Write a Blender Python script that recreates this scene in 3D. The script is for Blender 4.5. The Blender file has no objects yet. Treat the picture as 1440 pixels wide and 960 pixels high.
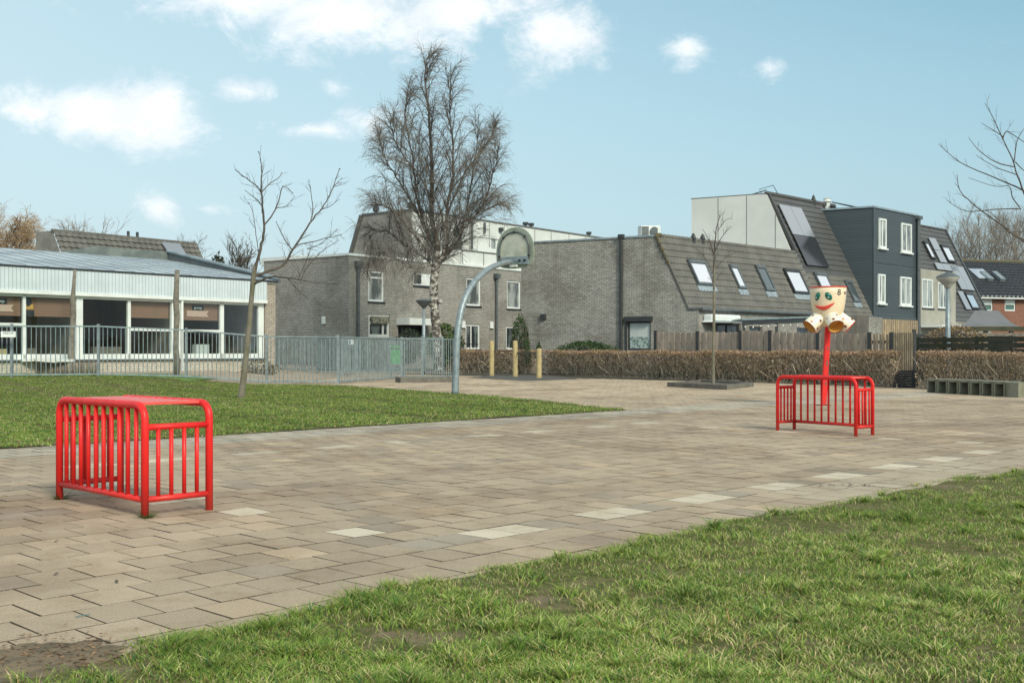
import bpy, math, random
import numpy as np
from mathutils import Vector, noise as mnoise
R = math.radians
random.seed(7); rng = np.random.default_rng(11)
scene = bpy.context.scene
COL = scene.collection

# ------------------------------------------------------------------ camera, sky, sun, exposure
FOC, EYE, HOR = 1574.0, 1.1, 492.0
cam = bpy.data.cameras.new('camera'); cam_o = bpy.data.objects.new('camera', cam); COL.objects.link(cam_o)
cam.sensor_width = 36; cam.lens = FOC / 1440 * 36; cam.shift_y = 12 / 1440
cam.clip_start = .1; cam.clip_end = 3000
cam_o.location = (0, 0, EYE); cam_o.rotation_euler = (R(90), 0, 0)
scene.camera = cam_o
scene.view_settings.view_transform = 'Standard'; scene.view_settings.look = 'None'
scene.view_settings.gamma = 1; scene.view_settings.exposure = 0.68
SUN_EL, SUN_AZ = R(36), R(150)      # azimuth clockwise from +Y
sd = Vector((math.sin(SUN_AZ) * math.cos(SUN_EL), math.cos(SUN_AZ) * math.cos(SUN_EL), math.sin(SUN_EL)))
sl = bpy.data.lights.new('sun', 'SUN'); sl.energy = 1.8; sl.angle = R(14); sl.color = (1, .90, .76)
so = bpy.data.objects.new('sun', sl); COL.objects.link(so)
so.rotation_euler = (-sd).to_track_quat('-Z', 'Y').to_euler()

def make_world():
    w = bpy.data.worlds.new('World'); scene.world = w; w.use_nodes = True
    nt = w.node_tree; N = nt.nodes; L = nt.links; N.clear()
    out = N.new('ShaderNodeOutputWorld'); bg = N.new('ShaderNodeBackground'); L.new(bg.outputs[0], out.inputs[0])
    bg.inputs[1].default_value = .1
    sky = N.new('ShaderNodeTexSky'); sky.sky_type = 'NISHITA'; sky.sun_disc = False
    sky.sun_elevation = SUN_EL; sky.sun_rotation = SUN_AZ; sky.dust_density = 1.2; sky.ozone_density = 1.6; sky.air_density = 1.0
    def math_(op, a, b=None, c=None, clamp=False):
        n = N.new('ShaderNodeMath'); n.operation = op; n.use_clamp = clamp
        for i, v in enumerate((a, b, c)):
            if v is None: continue
            if isinstance(v, (int, float)): n.inputs[i].default_value = v
            else: L.new(v, n.inputs[i])
        return n.outputs[0]
    tc = N.new('ShaderNodeTexCoord'); sep = N.new('ShaderNodeSeparateXYZ'); L.new(tc.outputs['Generated'], sep.inputs[0])
    X, Y, Z = sep.outputs
    az = math_('ARCTAN2', X, Y); el = math_('ARCSINE', Z)
    comb = N.new('ShaderNodeCombineXYZ'); L.new(az, comb.inputs[0]); L.new(el, comb.inputs[1])
    # fractal edge noise in the sky's own angles
    mp = N.new('ShaderNodeVectorMath'); mp.operation = 'MULTIPLY'; mp.inputs[1].default_value = (1, 1.5, 1); L.new(comb.outputs[0], mp.inputs[0])
    nz = N.new('ShaderNodeTexNoise'); nz.inputs['Scale'].default_value = 14; nz.inputs['Detail'].default_value = 9; nz.inputs['Roughness'].default_value = .67
    nz.inputs['Distortion'].default_value = .35
    L.new(mp.outputs[0], nz.inputs['Vector'])
    def A(px): return math.atan((px - 720) / FOC)
    def E(py): return math.atan((HOR - py) / FOC)
    k = 1 / FOC
    blobs = [(165, 182, 140, 42, 1.5), (50, 186, 50, 20, 1.1), (215, 168, 75, 42, 1.3), (345, 138, 50, 18, 1), (455, 188, 85, 17, .85), (472, 128, 26, 22, .75), (530, 172, 70, 26, .8),
             (330, 10, 150, 62, 1.1), (480, 30, 190, 66, 1.15), (630, 15, 190, 66, 1.15), (765, 50, 105, 64, 1.15), (225, 300, 45, 24, .8), (290, 300, 50, 14, .6), (135, 5, 60, 20, .5),
             (965, 78, 36, 28, .9), (1078, 102, 36, 18, .75), (1060, 3, 20, 10, .5), (820, 75, 50, 40, .7), (470, -60, 380, 90, .9)]
    cur = None
    for (bx, by, rx, ry, s) in blobs:
        sb = N.new('ShaderNodeVectorMath'); sb.operation = 'SUBTRACT'; L.new(comb.outputs[0], sb.inputs[0]); sb.inputs[1].default_value = (A(bx), E(by), 0)
        ml = N.new('ShaderNodeVectorMath'); ml.operation = 'MULTIPLY'; L.new(sb.outputs[0], ml.inputs[0]); ml.inputs[1].default_value = (1 / (rx * k), 1 / (ry * k), 0)
        ln = N.new('ShaderNodeVectorMath'); ln.operation = 'LENGTH'; L.new(ml.outputs[0], ln.inputs[0])
        v = math_('MULTIPLY', math_('SUBTRACT', 1.35, ln.outputs['Value']), s)
        cur = v if cur is None else math_('MAXIMUM', cur, v)
    # broken cloud added overhead, above the frame, for soft neutral light
    over = math_('MULTIPLY', math_('SUBTRACT', el, .36), 2.2)
    over = math_('MINIMUM', over, .62)
    rb = N.new('ShaderNodeVectorMath'); rb.operation = 'SUBTRACT'; L.new(comb.outputs[0], rb.inputs[0]); rb.inputs[1].default_value = (1.15, .56, 0)  # unseen white cloud added at right for the roof panes to reflect
    rm = N.new('ShaderNodeVectorMath'); rm.operation = 'MULTIPLY'; L.new(rb.outputs[0], rm.inputs[0]); rm.inputs[1].default_value = (1.9, 3.2, 0)
    rl = N.new('ShaderNodeVectorMath'); rl.operation = 'LENGTH'; L.new(rm.outputs[0], rl.inputs[0])
    over = math_('MAXIMUM', over, math_('MULTIPLY', math_('SUBTRACT', 1.5, rl.outputs['Value']), 1.6))
    cur = math_('MAXIMUM', cur, over)
    m = math_('ADD', cur, math_('MULTIPLY', math_('SUBTRACT', nz.outputs['Fac'], .5), 3.7))
    mask = N.new('ShaderNodeMapRange'); mask.interpolation_type = 'SMOOTHSTEP'; L.new(m, mask.inputs[0])
    mask.inputs[1].default_value = .25; mask.inputs[2].default_value = 1.55; mask.inputs[3].default_value = 0; mask.inputs[4].default_value = .84
    # cloud colour: slightly grey bellies
    nz2 = N.new('ShaderNodeTexNoise'); nz2.inputs['Scale'].default_value = 16; nz2.inputs['Detail'].default_value = 6; L.new(mp.outputs[0], nz2.inputs['Vector'])
    cr = N.new('ShaderNodeValToRGB'); L.new(nz2.outputs['Fac'], cr.inputs[0])
    cr.color_ramp.elements[0].position = .3; cr.color_ramp.elements[0].color = (.58, .61, .64, 1)
    cr.color_ramp.elements[1].position = .62; cr.color_ramp.elements[1].color = (.74, .74, .74, 1)
    sc = N.new('ShaderNodeVectorMath'); sc.operation = 'SCALE'; sc.inputs['Scale'].default_value = 10.0; L.new(cr.outputs[0], sc.inputs[0])
    # clear air: the Nishita sky, tinted, with pale vapour towards the horizon and towards the left
    mul = N.new('ShaderNodeVectorMath'); mul.operation = 'MULTIPLY'; L.new(sky.outputs[0], mul.inputs[0]); mul.inputs[1].default_value = SKY_MUL
    hz = N.new('ShaderNodeMapRange'); L.new(el, hz.inputs[0]); hz.inputs[1].default_value = 0; hz.inputs[2].default_value = .40; hz.inputs[3].default_value = .95; hz.inputs[4].default_value = 0
    la = N.new('ShaderNodeMapRange'); L.new(az, la.inputs[0]); la.inputs[1].default_value = -.5; la.inputs[2].default_value = .42; la.inputs[3].default_value = .6; la.inputs[4].default_value = 0
    vf = hz.outputs[0]
    mix1 = N.new('ShaderNodeMix'); mix1.data_type = 'RGBA'; L.new(vf, mix1.inputs[0]); L.new(mul.outputs[0], mix1.inputs[6]); mix1.inputs[7].default_value = (2.9, 3.5, 4.3, 1)
    mix0 = N.new('ShaderNodeMix'); mix0.data_type = 'RGBA'; L.new(la.outputs[0], mix0.inputs[0]); L.new(mix1.outputs[2], mix0.inputs[6]); mix0.inputs[7].default_value = (4.5, 5.35, 5.7, 1)
    mix2 = N.new('ShaderNodeMix'); mix2.data_type = 'RGBA'; L.new(mask.outputs[0], mix2.inputs[0]); L.new(mix0.outputs[2], mix2.inputs[6]); L.new(sc.outputs[0], mix2.inputs[7])
    L.new(mix2.outputs[2], bg.inputs[0])
SKY_MUL = (.87, 1.21, .98)
make_world()

# ------------------------------------------------------------------ helpers
def tag(o, label=None, cat=None, group=None, kind=None):
    if label: o['label'] = label
    if cat: o['category'] = cat
    if group: o['group'] = group
    if kind: o['kind'] = kind
    return o
def thing(name, label, cat, loc=(0, 0, 0), group=None, rz=0):
    o = bpy.data.objects.new(name, None); COL.objects.link(o); o.empty_display_size = .2
    o.location = loc; o.rotation_euler = (0, 0, rz)
    return tag(o, label, cat, group)
def copy_tree(o, parent=None):
    c = o.copy(); COL.objects.link(c)
    if parent: c.parent = parent
    for ch in list(o.children): copy_tree(ch, c)
    return c
def V(*a): return Vector(a)
def gpt(px, py, z=0.0):
    Y = FOC * (EYE - z) / (py - HOR); return Vector(((px - 720) / FOC * Y, Y, z))
def at(px, py, Y): return Vector(((px - 720) / FOC * Y, Y, EYE + (HOR - py) / FOC * Y))
def sstep(t):
    t = np.clip(t, 0, 1); return t * t * (3 - 2 * t)
def gh(x, y): return .3 * sstep((np.asarray(y) - 22) / 13.) * sstep((-np.asarray(x) - 7.4) / 4.5)
dB = Vector((.697, .717, 0)); dA = Vector((-.717, .697, 0))
def root_loc(o):
    p = o
    while p.parent: p = p.parent
    return Vector(p.location) if o.get('_w', 1) else Vector()

class MB:
    def __init__(s): s.v = []; s.f = []; s.c = []; s.col = None
    def add(s, vs, fs, col=None):
        n = len(s.v); s.v.extend([tuple(p) for p in vs]); s.f.extend([tuple(i + n for i in f) for f in fs])
        if col is not None or s.c:
            while len(s.c) < len(s.f) - len(fs): s.c.append((1, 1, 1))
            s.c.extend([col or (1, 1, 1)] * len(fs))
        return s
    def poly(s, pts, col=None): return s.add(pts, [tuple(range(len(pts)))], col)
    def hexa(s, P, a0, a1, d0, d1, z0, z1, col=None):
        c = [P(a, d, z) for z in (z0, z1) for (a, d) in ((a0, d0), (a1, d0), (a1, d1), (a0, d1))]
        fs = [(0, 1, 2, 3), (4, 5, 6, 7), (0, 1, 5, 4), (1, 2, 6, 5), (2, 3, 7, 6), (3, 0, 4, 7)]
        return s.add(c, fs, col)
    def box(s, c, size, rz=0, col=None):
        c = Vector(c); cx, sx = math.cos(rz), math.sin(rz)
        P = lambda a, d, z: Vector((c.x + a * cx - d * sx, c.y + a * sx + d * cx, c.z + z))
        x, y, z = size[0] / 2, size[1] / 2, size[2] / 2
        return s.hexa(P, -x, x, -y, y, -z, z, col)
    def slab(s, pts, t, col=None):
        pts = [Vector(p) for p in pts]; n = (pts[1] - pts[0]).cross(pts[2] - pts[0]).normalized() * t
        k = len(pts); vs = pts + [p + n for p in pts]
        fs = [tuple(range(k)), tuple(range(k, 2 * k))] + [(i, (i + 1) % k, k + (i + 1) % k, k + i) for i in range(k)]
        return s.add(vs, fs, col)
    def tube(s, pts, rad, n=8, cap=True, col=None):
        pts = [Vector(p) for p in pts]
        if isinstance(rad, (int, float)): rad = [rad] * len(pts)
        vs = []; up = None
        for i, p in enumerate(pts):
            if i == 0: t = pts[1] - pts[0]
            elif i == len(pts) - 1: t = pts[-1] - pts[-2]
            else: t = pts[i + 1] - pts[i - 1]
            t = t.normalized() if t.length > 1e-9 else Vector((0, 0, 1))
            if up is None:
                a = Vector((0, 0, 1)) if abs(t.z) < .9 else Vector((1, 0, 0))
                up = (a - t * a.dot(t)).normalized()
            else:
                up = up - t * up.dot(t)
                if up.length < 1e-6:
                    a = Vector((1, 0, 0)); up = a - t * a.dot(t)
                up.normalize()
            w = t.cross(up)
            for k in range(n):
                th = 2 * math.pi * k / n
                vs.append(p + (up * math.cos(th) + w * math.sin(th)) * rad[i])
        fs = []
        for i in range(len(pts) - 1):
            for k in range(n):
                a = i * n + k; b = i * n + (k + 1) % n
                fs.append((a, b, b + n, a + n))
        if cap:
            fs.append(tuple(range(n))[::-1]); fs.append(tuple(range((len(pts) - 1) * n, len(pts) * n)))
        return s.add(vs, fs, col)
    def lathe(s, prof, c, n=24, col=None):
        c = Vector(c); vs = []
        for (r, z) in prof:
            for k in range(n):
                th = 2 * math.pi * k / n; vs.append((c.x + r * math.cos(th), c.y + r * math.sin(th), c.z + z))
        fs = []
        for i in range(len(prof) - 1):
            for k in range(n):
                a = i * n + k; b = i * n + (k + 1) % n; fs.append((a, b, b + n, a + n))
        return s.add(vs, fs, col)
    def sphere(s, c, r, n=10, sc=(1, 1, 1), col=None):
        prof = [(math.sin(math.pi * i / n) * r, -math.cos(math.pi * i / n) * r) for i in range(n + 1)]
        m = MB(); m.lathe(prof, (0, 0, 0), n * 2)
        return s.add([(c[0] + v[0] * sc[0], c[1] + v[1] * sc[1], c[2] + v[2] * sc[2]) for v in m.v], m.f, col)
    def wall(s, P, a0, a1, z0, z1, holes=(), d=0, rev=.14):
        xs = sorted(set([a0, a1] + [min(max(h[i], a0), a1) for h in holes for i in (0, 1)]))
        zs = sorted(set([z0, z1] + [min(max(h[i], z0), z1) for h in holes for i in (2, 3)]))
        for i in range(len(xs) - 1):
            for j in range(len(zs) - 1):
                ca, cz = (xs[i] + xs[i + 1]) / 2, (zs[j] + zs[j + 1]) / 2
                if any(h[0] < ca < h[1] and h[2] < cz < h[3] for h in holes): continue
                s.poly([P(xs[i], d, zs[j]), P(xs[i + 1], d, zs[j]), P(xs[i + 1], d, zs[j + 1]), P(xs[i], d, zs[j + 1])])
        for (h0, h1, k0, k1) in holes:
            s.poly([P(h0, d, k0), P(h1, d, k0), P(h1, d + rev, k0), P(h0, d + rev, k0)])
            s.poly([P(h0, d, k1), P(h1, d, k1), P(h1, d + rev, k1), P(h0, d + rev, k1)])
            s.poly([P(h0, d, k0), P(h0, d, k1), P(h0, d + rev, k1), P(h0, d + rev, k0)])
            s.poly([P(h1, d, k0), P(h1, d, k1), P(h1, d + rev, k1), P(h1, d + rev, k0)])
        return s
    def build(s, name, mat, parent=None, smooth=False, uv=True, bevel=0, local=False):
        off = Vector()
        if parent is not None and not local:
            p = parent
            while p.parent: p = p.parent
            off = Vector(p.location)
        me = bpy.data.meshes.new(name)
        me.from_pydata([(v[0] - off.x, v[1] - off.y, v[2] - off.z) for v in s.v], [], s.f)
        me.update()
        if uv and len(s.f) < 60000:
            ul = me.uv_layers.new(name='UVMap').data; vs = me.vertices; ls = me.loops
            for p in me.polygons:
                n = p.normal
                if abs(n.z) > .93: t = Vector((1, 0, 0)); b = Vector((0, 1, 0))
                else:
                    t = Vector((-n.y, n.x, 0)).normalized()
                    if t.x < 0: t = -t
                    b = t.cross(n) if t.cross(n).z > 0 else n.cross(t)
                for li in p.loop_indices:
                    co = vs[ls[li].vertex_index].co + off
                    ul[li].uv = (co.dot(t), co.dot(b))
        if s.c:
            while len(s.c) < len(s.f): s.c.append((1, 1, 1))
            at_ = me.color_attributes.new('Col', 'FLOAT_COLOR', 'CORNER'); buf = []
            for p in me.polygons:
                c = s.c[p.index]; buf.extend((c[0], c[1], c[2], 1) * p.loop_total)
            at_.data.foreach_set('color', buf)
        if smooth: me.polygons.foreach_set('use_smooth', [True] * len(me.polygons))
        me.materials.append(mat)
        o = bpy.data.objects.new(name, me); COL.objects.link(o)
        if parent is not None: o.parent = parent
        if bevel:
            m = o.modifiers.new('bevel', 'BEVEL'); m.width = bevel; m.segments = 2; m.limit_method = 'ANGLE'
        return o

def fast_mesh(name, verts, quads, tris, mat, vcol=None, parent=None):
    """numpy mesh: verts (N,3), quads (M,4), tris (K,3), colour per vertex"""
    me = bpy.data.meshes.new(name); me.vertices.add(len(verts)); me.vertices.foreach_set('co', verts.astype(np.float32).ravel())
    nq, nt_ = len(quads), len(tris); loops = np.concatenate([quads.ravel(), tris.ravel()]) if nt_ else quads.ravel()
    me.loops.add(len(loops)); me.loops.foreach_set('vertex_index', loops.astype(np.int32))
    me.polygons.add(nq + nt_)
    ls = np.concatenate([np.arange(nq) * 4, nq * 4 + np.arange(nt_) * 3]).astype(np.int32)
    me.polygons.foreach_set('loop_start', ls)
    me.update(calc_edges=True); me.validate(); me.polygons.foreach_set('use_smooth', [False] * len(me.polygons))
    if vcol is not None:
        a = me.color_attributes.new('Col', 'FLOAT_COLOR', 'POINT')
        a.data.foreach_set('color', np.concatenate([vcol, np.ones((len(vcol), 1))], 1).astype(np.float32).ravel())
    me.materials.append(mat)
    o = bpy.data.objects.new(name, me); COL.objects.link(o)
    if parent is not None: o.parent = parent
    return o

# ------------------------------------------------------------------ materials
def nodes(name):
    m = bpy.data.materials.new(name); m.use_nodes = True; nt = m.node_tree
    return m, nt.nodes, nt.links, nt.nodes['Principled BSDF']
def nmix(N, L, fac, a, b, mode='MIX'):
    n = N.new('ShaderNodeMix'); n.data_type = 'RGBA'; n.blend_type = mode
    if isinstance(fac, (int, float)): n.inputs[0].default_value = fac
    else: L.new(fac, n.inputs[0])
    for i, v in ((6, a), (7, b)):
        if isinstance(v, tuple): n.inputs[i].default_value = (*v, 1)
        else: L.new(v, n.inputs[i])
    return n.outputs[2]
def nnoise(N, L, vec, scale, detail=4, rough=.55, out='Fac'):
    n = N.new('ShaderNodeTexNoise'); n.inputs['Scale'].default_value = scale; n.inputs['Detail'].default_value = detail; n.inputs['Roughness'].default_value = rough
    if vec is not None: L.new(vec, n.inputs['Vector'])
    return n.outputs[out]
def nramp(N, L, fac, p0, p1, v0=0., v1=1.):
    n = N.new('ShaderNodeMapRange'); n.interpolation_type = 'SMOOTHSTEP'; L.new(fac, n.inputs[0])
    n.inputs[1].default_value = p0; n.inputs[2].default_value = p1; n.inputs[3].default_value = v0; n.inputs[4].default_value = v1
    return n.outputs[0]
def nbump(N, L, h, strength, dist, bs):
    b = N.new('ShaderNodeBump'); b.inputs['Strength'].default_value = strength; b.inputs['Distance'].default_value = dist
    L.new(h, b.inputs['Height']); L.new(b.outputs[0], bs.inputs['Normal'])
def plain(name, c, rough=.6, c2=None, scale=3., amt=1., bump=0, bscale=60, metal=0, vcol=False, spec=.5, dist=.01, mask=(.42, .62)):
    m, N, L, bs = nodes(name)
    bs.inputs['Roughness'].default_value = rough; bs.inputs['Metallic'].default_value = metal; bs.inputs['Specular IOR Level'].default_value = spec
    tc = N.new('ShaderNodeTexCoord').outputs['Object']
    col = c
    if vcol:
        a = N.new('ShaderNodeVertexColor'); a.layer_name = 'Col'
        col = nmix(N, L, 1., a.outputs[0], c, 'MULTIPLY')
    if c2 is not None:
        f = nramp(N, L, nnoise(N, L, tc, scale, 6), mask[0], mask[1], 0, amt)
        col = nmix(N, L, f, col, c2)
        r = nramp(N, L, nnoise(N, L, tc, scale * 4, 4), .3, .7, max(0, rough - .08), min(1, rough + .1)); L.new(r, bs.inputs['Roughness'])
    if isinstance(col, tuple): bs.inputs['Base Color'].default_value = (*col, 1)
    else: L.new(col, bs.inputs['Base Color'])
    if bump: nbump(N, L, nnoise(N, L, tc, bscale, 5), bump, dist, bs)
    return m
def brick_mat(name, c1, c2, mortar, stain, bw=.25, bh=.085, stain_amt=.6, ms=.012):
    m, N, L, bs = nodes(name); bs.inputs['Roughness'].default_value = .9; bs.inputs['Specular IOR Level'].default_value = .2
    uv = N.new('ShaderNodeUVMap').outputs[0]
    b = N.new('ShaderNodeTexBrick'); L.new(uv, b.inputs['Vector']); b.inputs['Scale'].default_value = 1
    b.inputs['Brick Width'].default_value = bw; b.inputs['Row Height'].default_value = bh; b.inputs['Mortar Size'].default_value = ms
    b.inputs['Mortar Smooth'].default_value = .3; b.inputs['Bias'].default_value = -.1
    b.inputs['Color1'].default_value = (*c1, 1); b.inputs['Color2'].default_value = (*c2, 1); b.inputs['Mortar'].default_value = (*mortar, 1)
    f = nramp(N, L, nnoise(N, L, uv, .42, 9, .68), .46, .60, 0, stain_amt)
    # streaks running down
    mp = N.new('ShaderNodeMapping'); mp.inputs['Scale'].default_value = (2.2, .16, 1); L.new(uv, mp.inputs[0])
    f2 = nramp(N, L, nnoise(N, L, mp.outputs[0], 1.3, 5), .52, .72, 0, stain_amt * .7)
    col = nmix(N, L, f, b.outputs['Color'], stain, 'MULTIPLY'); col = nmix(N, L, f2, col, stain, 'MULTIPLY')
    g = nramp(N, L, nnoise(N, L, uv, 9, 3), .3, .7, .86, 1.12)
    vm = N.new('ShaderNodeVectorMath'); vm.operation = 'SCALE'; L.new(col, vm.inputs[0]); L.new(g, vm.inputs['Scale'])
    L.new(vm.outputs[0], bs.inputs['Base Color'])
    inv = N.new('ShaderNodeMath'); inv.operation = 'SUBTRACT'; inv.inputs[0].default_value = 1; L.new(b.outputs['Fac'], inv.inputs[1])
    nbump(N, L, inv.outputs[0], .5, .01, bs)
    return m
def lines_mat(name, c, c_line, period, width, rough=.5, axis=0, c2=None, metal=0, amt=.5, bump=.4):
    """flat sheet with regular grooves along one uv axis (cladding, boards, corrugation)"""
    m, N, L, bs = nodes(name); bs.inputs['Roughness'].default_value = rough; bs.inputs['Metallic'].default_value = metal
    uv = N.new('ShaderNodeUVMap').outputs[0]; sp = N.new('ShaderNodeSeparateXYZ'); L.new(uv, sp.inputs[0])
    d = N.new('ShaderNodeMath'); d.operation = 'DIVIDE'; L.new(sp.outputs[axis], d.inputs[0]); d.inputs[1].default_value = period
    fr = N.new('ShaderNodeMath'); fr.operation = 'FRACT'; L.new(d.outputs[0], fr.inputs[0])
    fl = N.new('ShaderNodeMath'); fl.operation = 'FLOOR'; L.new(d.outputs[0], fl.inputs[0])
    lt = N.new('ShaderNodeMath'); lt.operation = 'LESS_THAN'; L.new(fr.outputs[0], lt.inputs[0]); lt.inputs[1].default_value = width
    wn = N.new('ShaderNodeTexWhiteNoise'); wn.noise_dimensions = '1D'; L.new(fl.outputs[0], wn.inputs['W'])
    g = N.new('ShaderNodeMapRange'); L.new(wn.outputs['Value'], g.inputs[0]); g.inputs[3].default_value = 1 - .12 * amt * 2; g.inputs[4].default_value = 1 + .12 * amt * 2
    base = c
    if c2: base = nmix(N, L, nramp(N, L, nnoise(N, L, uv, 1.1, 7, .65), .42, .65, 0, .8), c, c2)
    vm = N.new('ShaderNodeVectorMath'); vm.operation = 'SCALE'; L.new(g.outputs[0], vm.inputs['Scale'])
    if isinstance(base, tuple): vm.inputs[0].default_value = base
    else: L.new(base, vm.inputs[0])
    col = nmix(N, L, lt.outputs[0], vm.outputs[0], c_line); L.new(col, bs.inputs['Base Color'])
    inv = N.new('ShaderNodeMath'); inv.operation = 'SUBTRACT'; inv.inputs[0].default_value = 1; L.new(lt.outputs[0], inv.inputs[1])
    nbump(N, L, inv.outputs[0], bump, .01, bs)
    return m
def glass_dark(name, c=(.03, .04, .045), c2=(.16, .18, .18), rough=.04, mask=(.5, .62)):
    m, N, L, bs = nodes(name); bs.inputs['Roughness'].default_value = rough; bs.inputs['Specular IOR Level'].default_value = .8
    tc = N.new('ShaderNodeTexCoord').outputs['Object']
    mp = N.new('ShaderNodeMapping'); mp.inputs['Scale'].default_value = (1.5, 1.5, .5); L.new(tc, mp.inputs[0])
    L.new(nmix(N, L, nramp(N, L, nnoise(N, L, mp.outputs[0], 1.2, 3), mask[0], mask[1]), c, c2), bs.inputs['Base Color'])
    return m
def glass_thin(name, tint=(.8, .86, .86)):
    m, N, L, bs = nodes(name); N.remove(bs); out = [n for n in N if n.type == 'OUTPUT_MATERIAL'][0]
    t = N.new('ShaderNodeBsdfTransparent'); t.inputs[0].default_value = (*tint, 1)
    g = N.new('ShaderNodeBsdfGlossy'); g.inputs['Roughness'].default_value = .02
    fr = N.new('ShaderNodeFresnel'); fr.inputs[0].default_value = 1.55
    ad = N.new('ShaderNodeMath'); ad.operation = 'MULTIPLY_ADD'; L.new(fr.outputs[0], ad.inputs[0]); ad.inputs[1].default_value = .6; ad.inputs[2].default_value = .0
    mx = N.new('ShaderNodeMixShader'); L.new(ad.outputs[0], mx.inputs[0]); L.new(t.outputs[0], mx.inputs[1]); L.new(g.outputs[0], mx.inputs[2]); L.new(mx.outputs[0], out.inputs[0])
    return m
M = {}
M['brick'] = brick_mat('grey_brick', (.40, .378, .34), (.31, .293, .264), (.20, .19, .172), (.6, .6, .58))
M['brick2'] = brick_mat('dark_grey_brick', (.40, .383, .35), (.285, .273, .25), (.18, .172, .158), (.62, .6, .57))
M['brick_pale'] = brick_mat('pale_brick', (.5, .44, .37), (.38, .33, .28), (.25, .22, .19), (.75, .72, .68), .25, .085, .4)
M['brick_cream'] = brick_mat('cream_brick', (.58, .53, .45), (.5, .46, .38), (.33, .3, .26), (.8, .76, .7), .25, .085, .5)
M['brick_red'] = brick_mat('red_brick', (.3, .14, .1), (.24, .11, .08), (.2, .13, .1), (.8, .75, .7), .25, .09, .4)
M['render'] = plain('grey_render', (.36, .34, .29), .9, (.27, .26, .22), 1.2, .6, .2, 40)
M['tile_old'] = plain('weathered_roof_tile', (.115, .108, .097), .75, (.175, .163, .142), 1.4, .55, .3, 30)
M['tile_new'] = plain('dark_roof_tile', (.072, .072, .072), .55, (.09, .088, .082), 1.2, .6, .2, 30)
M['tile_black'] = plain('black_glazed_tile', (.032, .034, .037), .33, (.05, .05, .052), 2, .6)
M['tile_grey'] = plain('grey_tile_cladding', (.27, .255, .225), .8, (.19, .18, .16), 1.4, .7, .3, 20)
M['moss'] = plain('mossy_ridge', (.12, .09, .04), .95, (.09, .095, .07), 5, .9, .6, 30)
M['white_panel'] = plain('white_cladding', (.72, .73, .70), .6, (.62, .63, .59), .8, .6)
M['cream_panel'] = plain('cream_cladding', (.68, .68, .65), .6, (.60, .60, .56), .7, .7)
M['white'] = plain('white_paint', (.74, .76, .74), .5, (.6, .62, .59), 2, .5)
M['seam'] = plain('panel_seam', (.16, .16, .15), .7)
M['slate_clad'] = lines_mat('slate_blue_boards', (.062, .076, .086), (.02, .03, .036), .16, .10, .45, 1, amt=.3)
M['slate_plain'] = plain('slate_blue_paint', (.07, .085, .095), .45, (.05, .065, .075), 3, .5)
M['dark_trim'] = plain('dark_trim', (.028, .032, .036), .5, (.05, .05, .05), 3, .4)
M['gutter'] = plain('gutter_grey', (.10, .115, .12), .4, (.06, .065, .07), 4, .6)
M['fascia'] = lines_mat('corrugated_fascia', (.60, .66, .69), (.36, .41, .44), .135, .16, .45, 0, c2=(.52, .58, .6), amt=.15, bump=.5)
M['zinc'] = plain('zinc_trim', (.36, .42, .45), .35, (.24, .28, .3), 3, .6, metal=.4)
M['blind'] = plain('brown_roller_blind', (.30, .165, .11), .9, (.27, .15, .10), 3, .5)
M['inside'] = plain('room_wall', (.42, .37, .31), .9, (.26, .25, .22), .7, .7)
M['glass'] = glass_dark('window_glass'); M['glass_c'] = glass_dark('curtained_glass', (.10, .11, .11), (.36, .38, .37), .06, (.4, .6))
M['glass_t'] = glass_thin('thin_glass')
M['glass_sky'] = plain('roof_window_glass', (.55, .6, .62), .05, spec=1.0, metal=.75)
M['glass_green'] = plain('green_glass', (.08, .16, .14), .08)
M['galv'] = plain('galvanised_steel', (.28, .325, .34), .45, (.19, .225, .24), 9, .8, .12, 80, metal=.35)
M['galv_l'] = plain('galvanised_tube', (.27, .33, .345), .5, (.17, .21, .22), 5, .75, .12, 60, metal=.25)
M['red'] = plain('red_powder_coat', (.78, .016, .016), .38, (.62, .012, .012), 5, .6, .05, 120, mask=(.45, .75))
def red_paint(name, c, c2, chip=.012):
    m, N, L, bs = nodes(name); tc = N.new('ShaderNodeTexCoord').outputs['Object']; bs.inputs['Specular IOR Level'].default_value = .4
    col = nmix(N, L, nramp(N, L, nnoise(N, L, tc, 4, 6, .6), .4, .7), c, c2)
    sp = N.new('ShaderNodeSeparateXYZ'); L.new(tc, sp.inputs[0]); low = nramp(N, L, sp.outputs[2], .02, .22, .5, 0)
    dm = N.new('ShaderNodeMath'); dm.operation = 'MULTIPLY'; L.new(low, dm.inputs[0]); L.new(nnoise(N, L, tc, 22, 5, .7), dm.inputs[1])
    col = nmix(N, L, dm.outputs[0], col, (.30, .12, .08))
    col = nmix(N, L, nramp(N, L, nnoise(N, L, tc, 38, 6, .75), .665, .70), col, (.75, .38, .33))
    L.new(col, bs.inputs['Base Color']); L.new(nramp(N, L, nnoise(N, L, tc, 12, 6, .7), .3, .7, .3, .6), bs.inputs['Roughness']); nbump(N, L, nnoise(N, L, tc, 60, 4), .12, .003, bs); return m
M['red'] = red_paint('red_powder_coat', (.78, .02, .018), (.64, .016, .015))
M['red_top'] = plain('paler_red_plate', (.80, .115, .09), .42, (.72, .08, .065), 4, .6, .05, 90)  # top plate in a paler red than the frame
M['yellow_wood'] = plain('yellow_softwood', (.52, .40, .20), .8, (.38, .29, .15), 6, .7, .2, 40)
M['old_wood'] = plain('weathered_wood', (.22, .19, .155), .9, (.13, .115, .095), 7, .8, .5, 25)
M['boards'] = plain('fence_boards', (.43, .35, .28), .9, (.31, .26, .215), 2.4, .75, .3, 20, vcol=True)
M['boards_g'] = plain('green_mossy_plank', (.075, .068, .045), .95, (.05, .055, .03), 2, .9, .3, 20)
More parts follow.
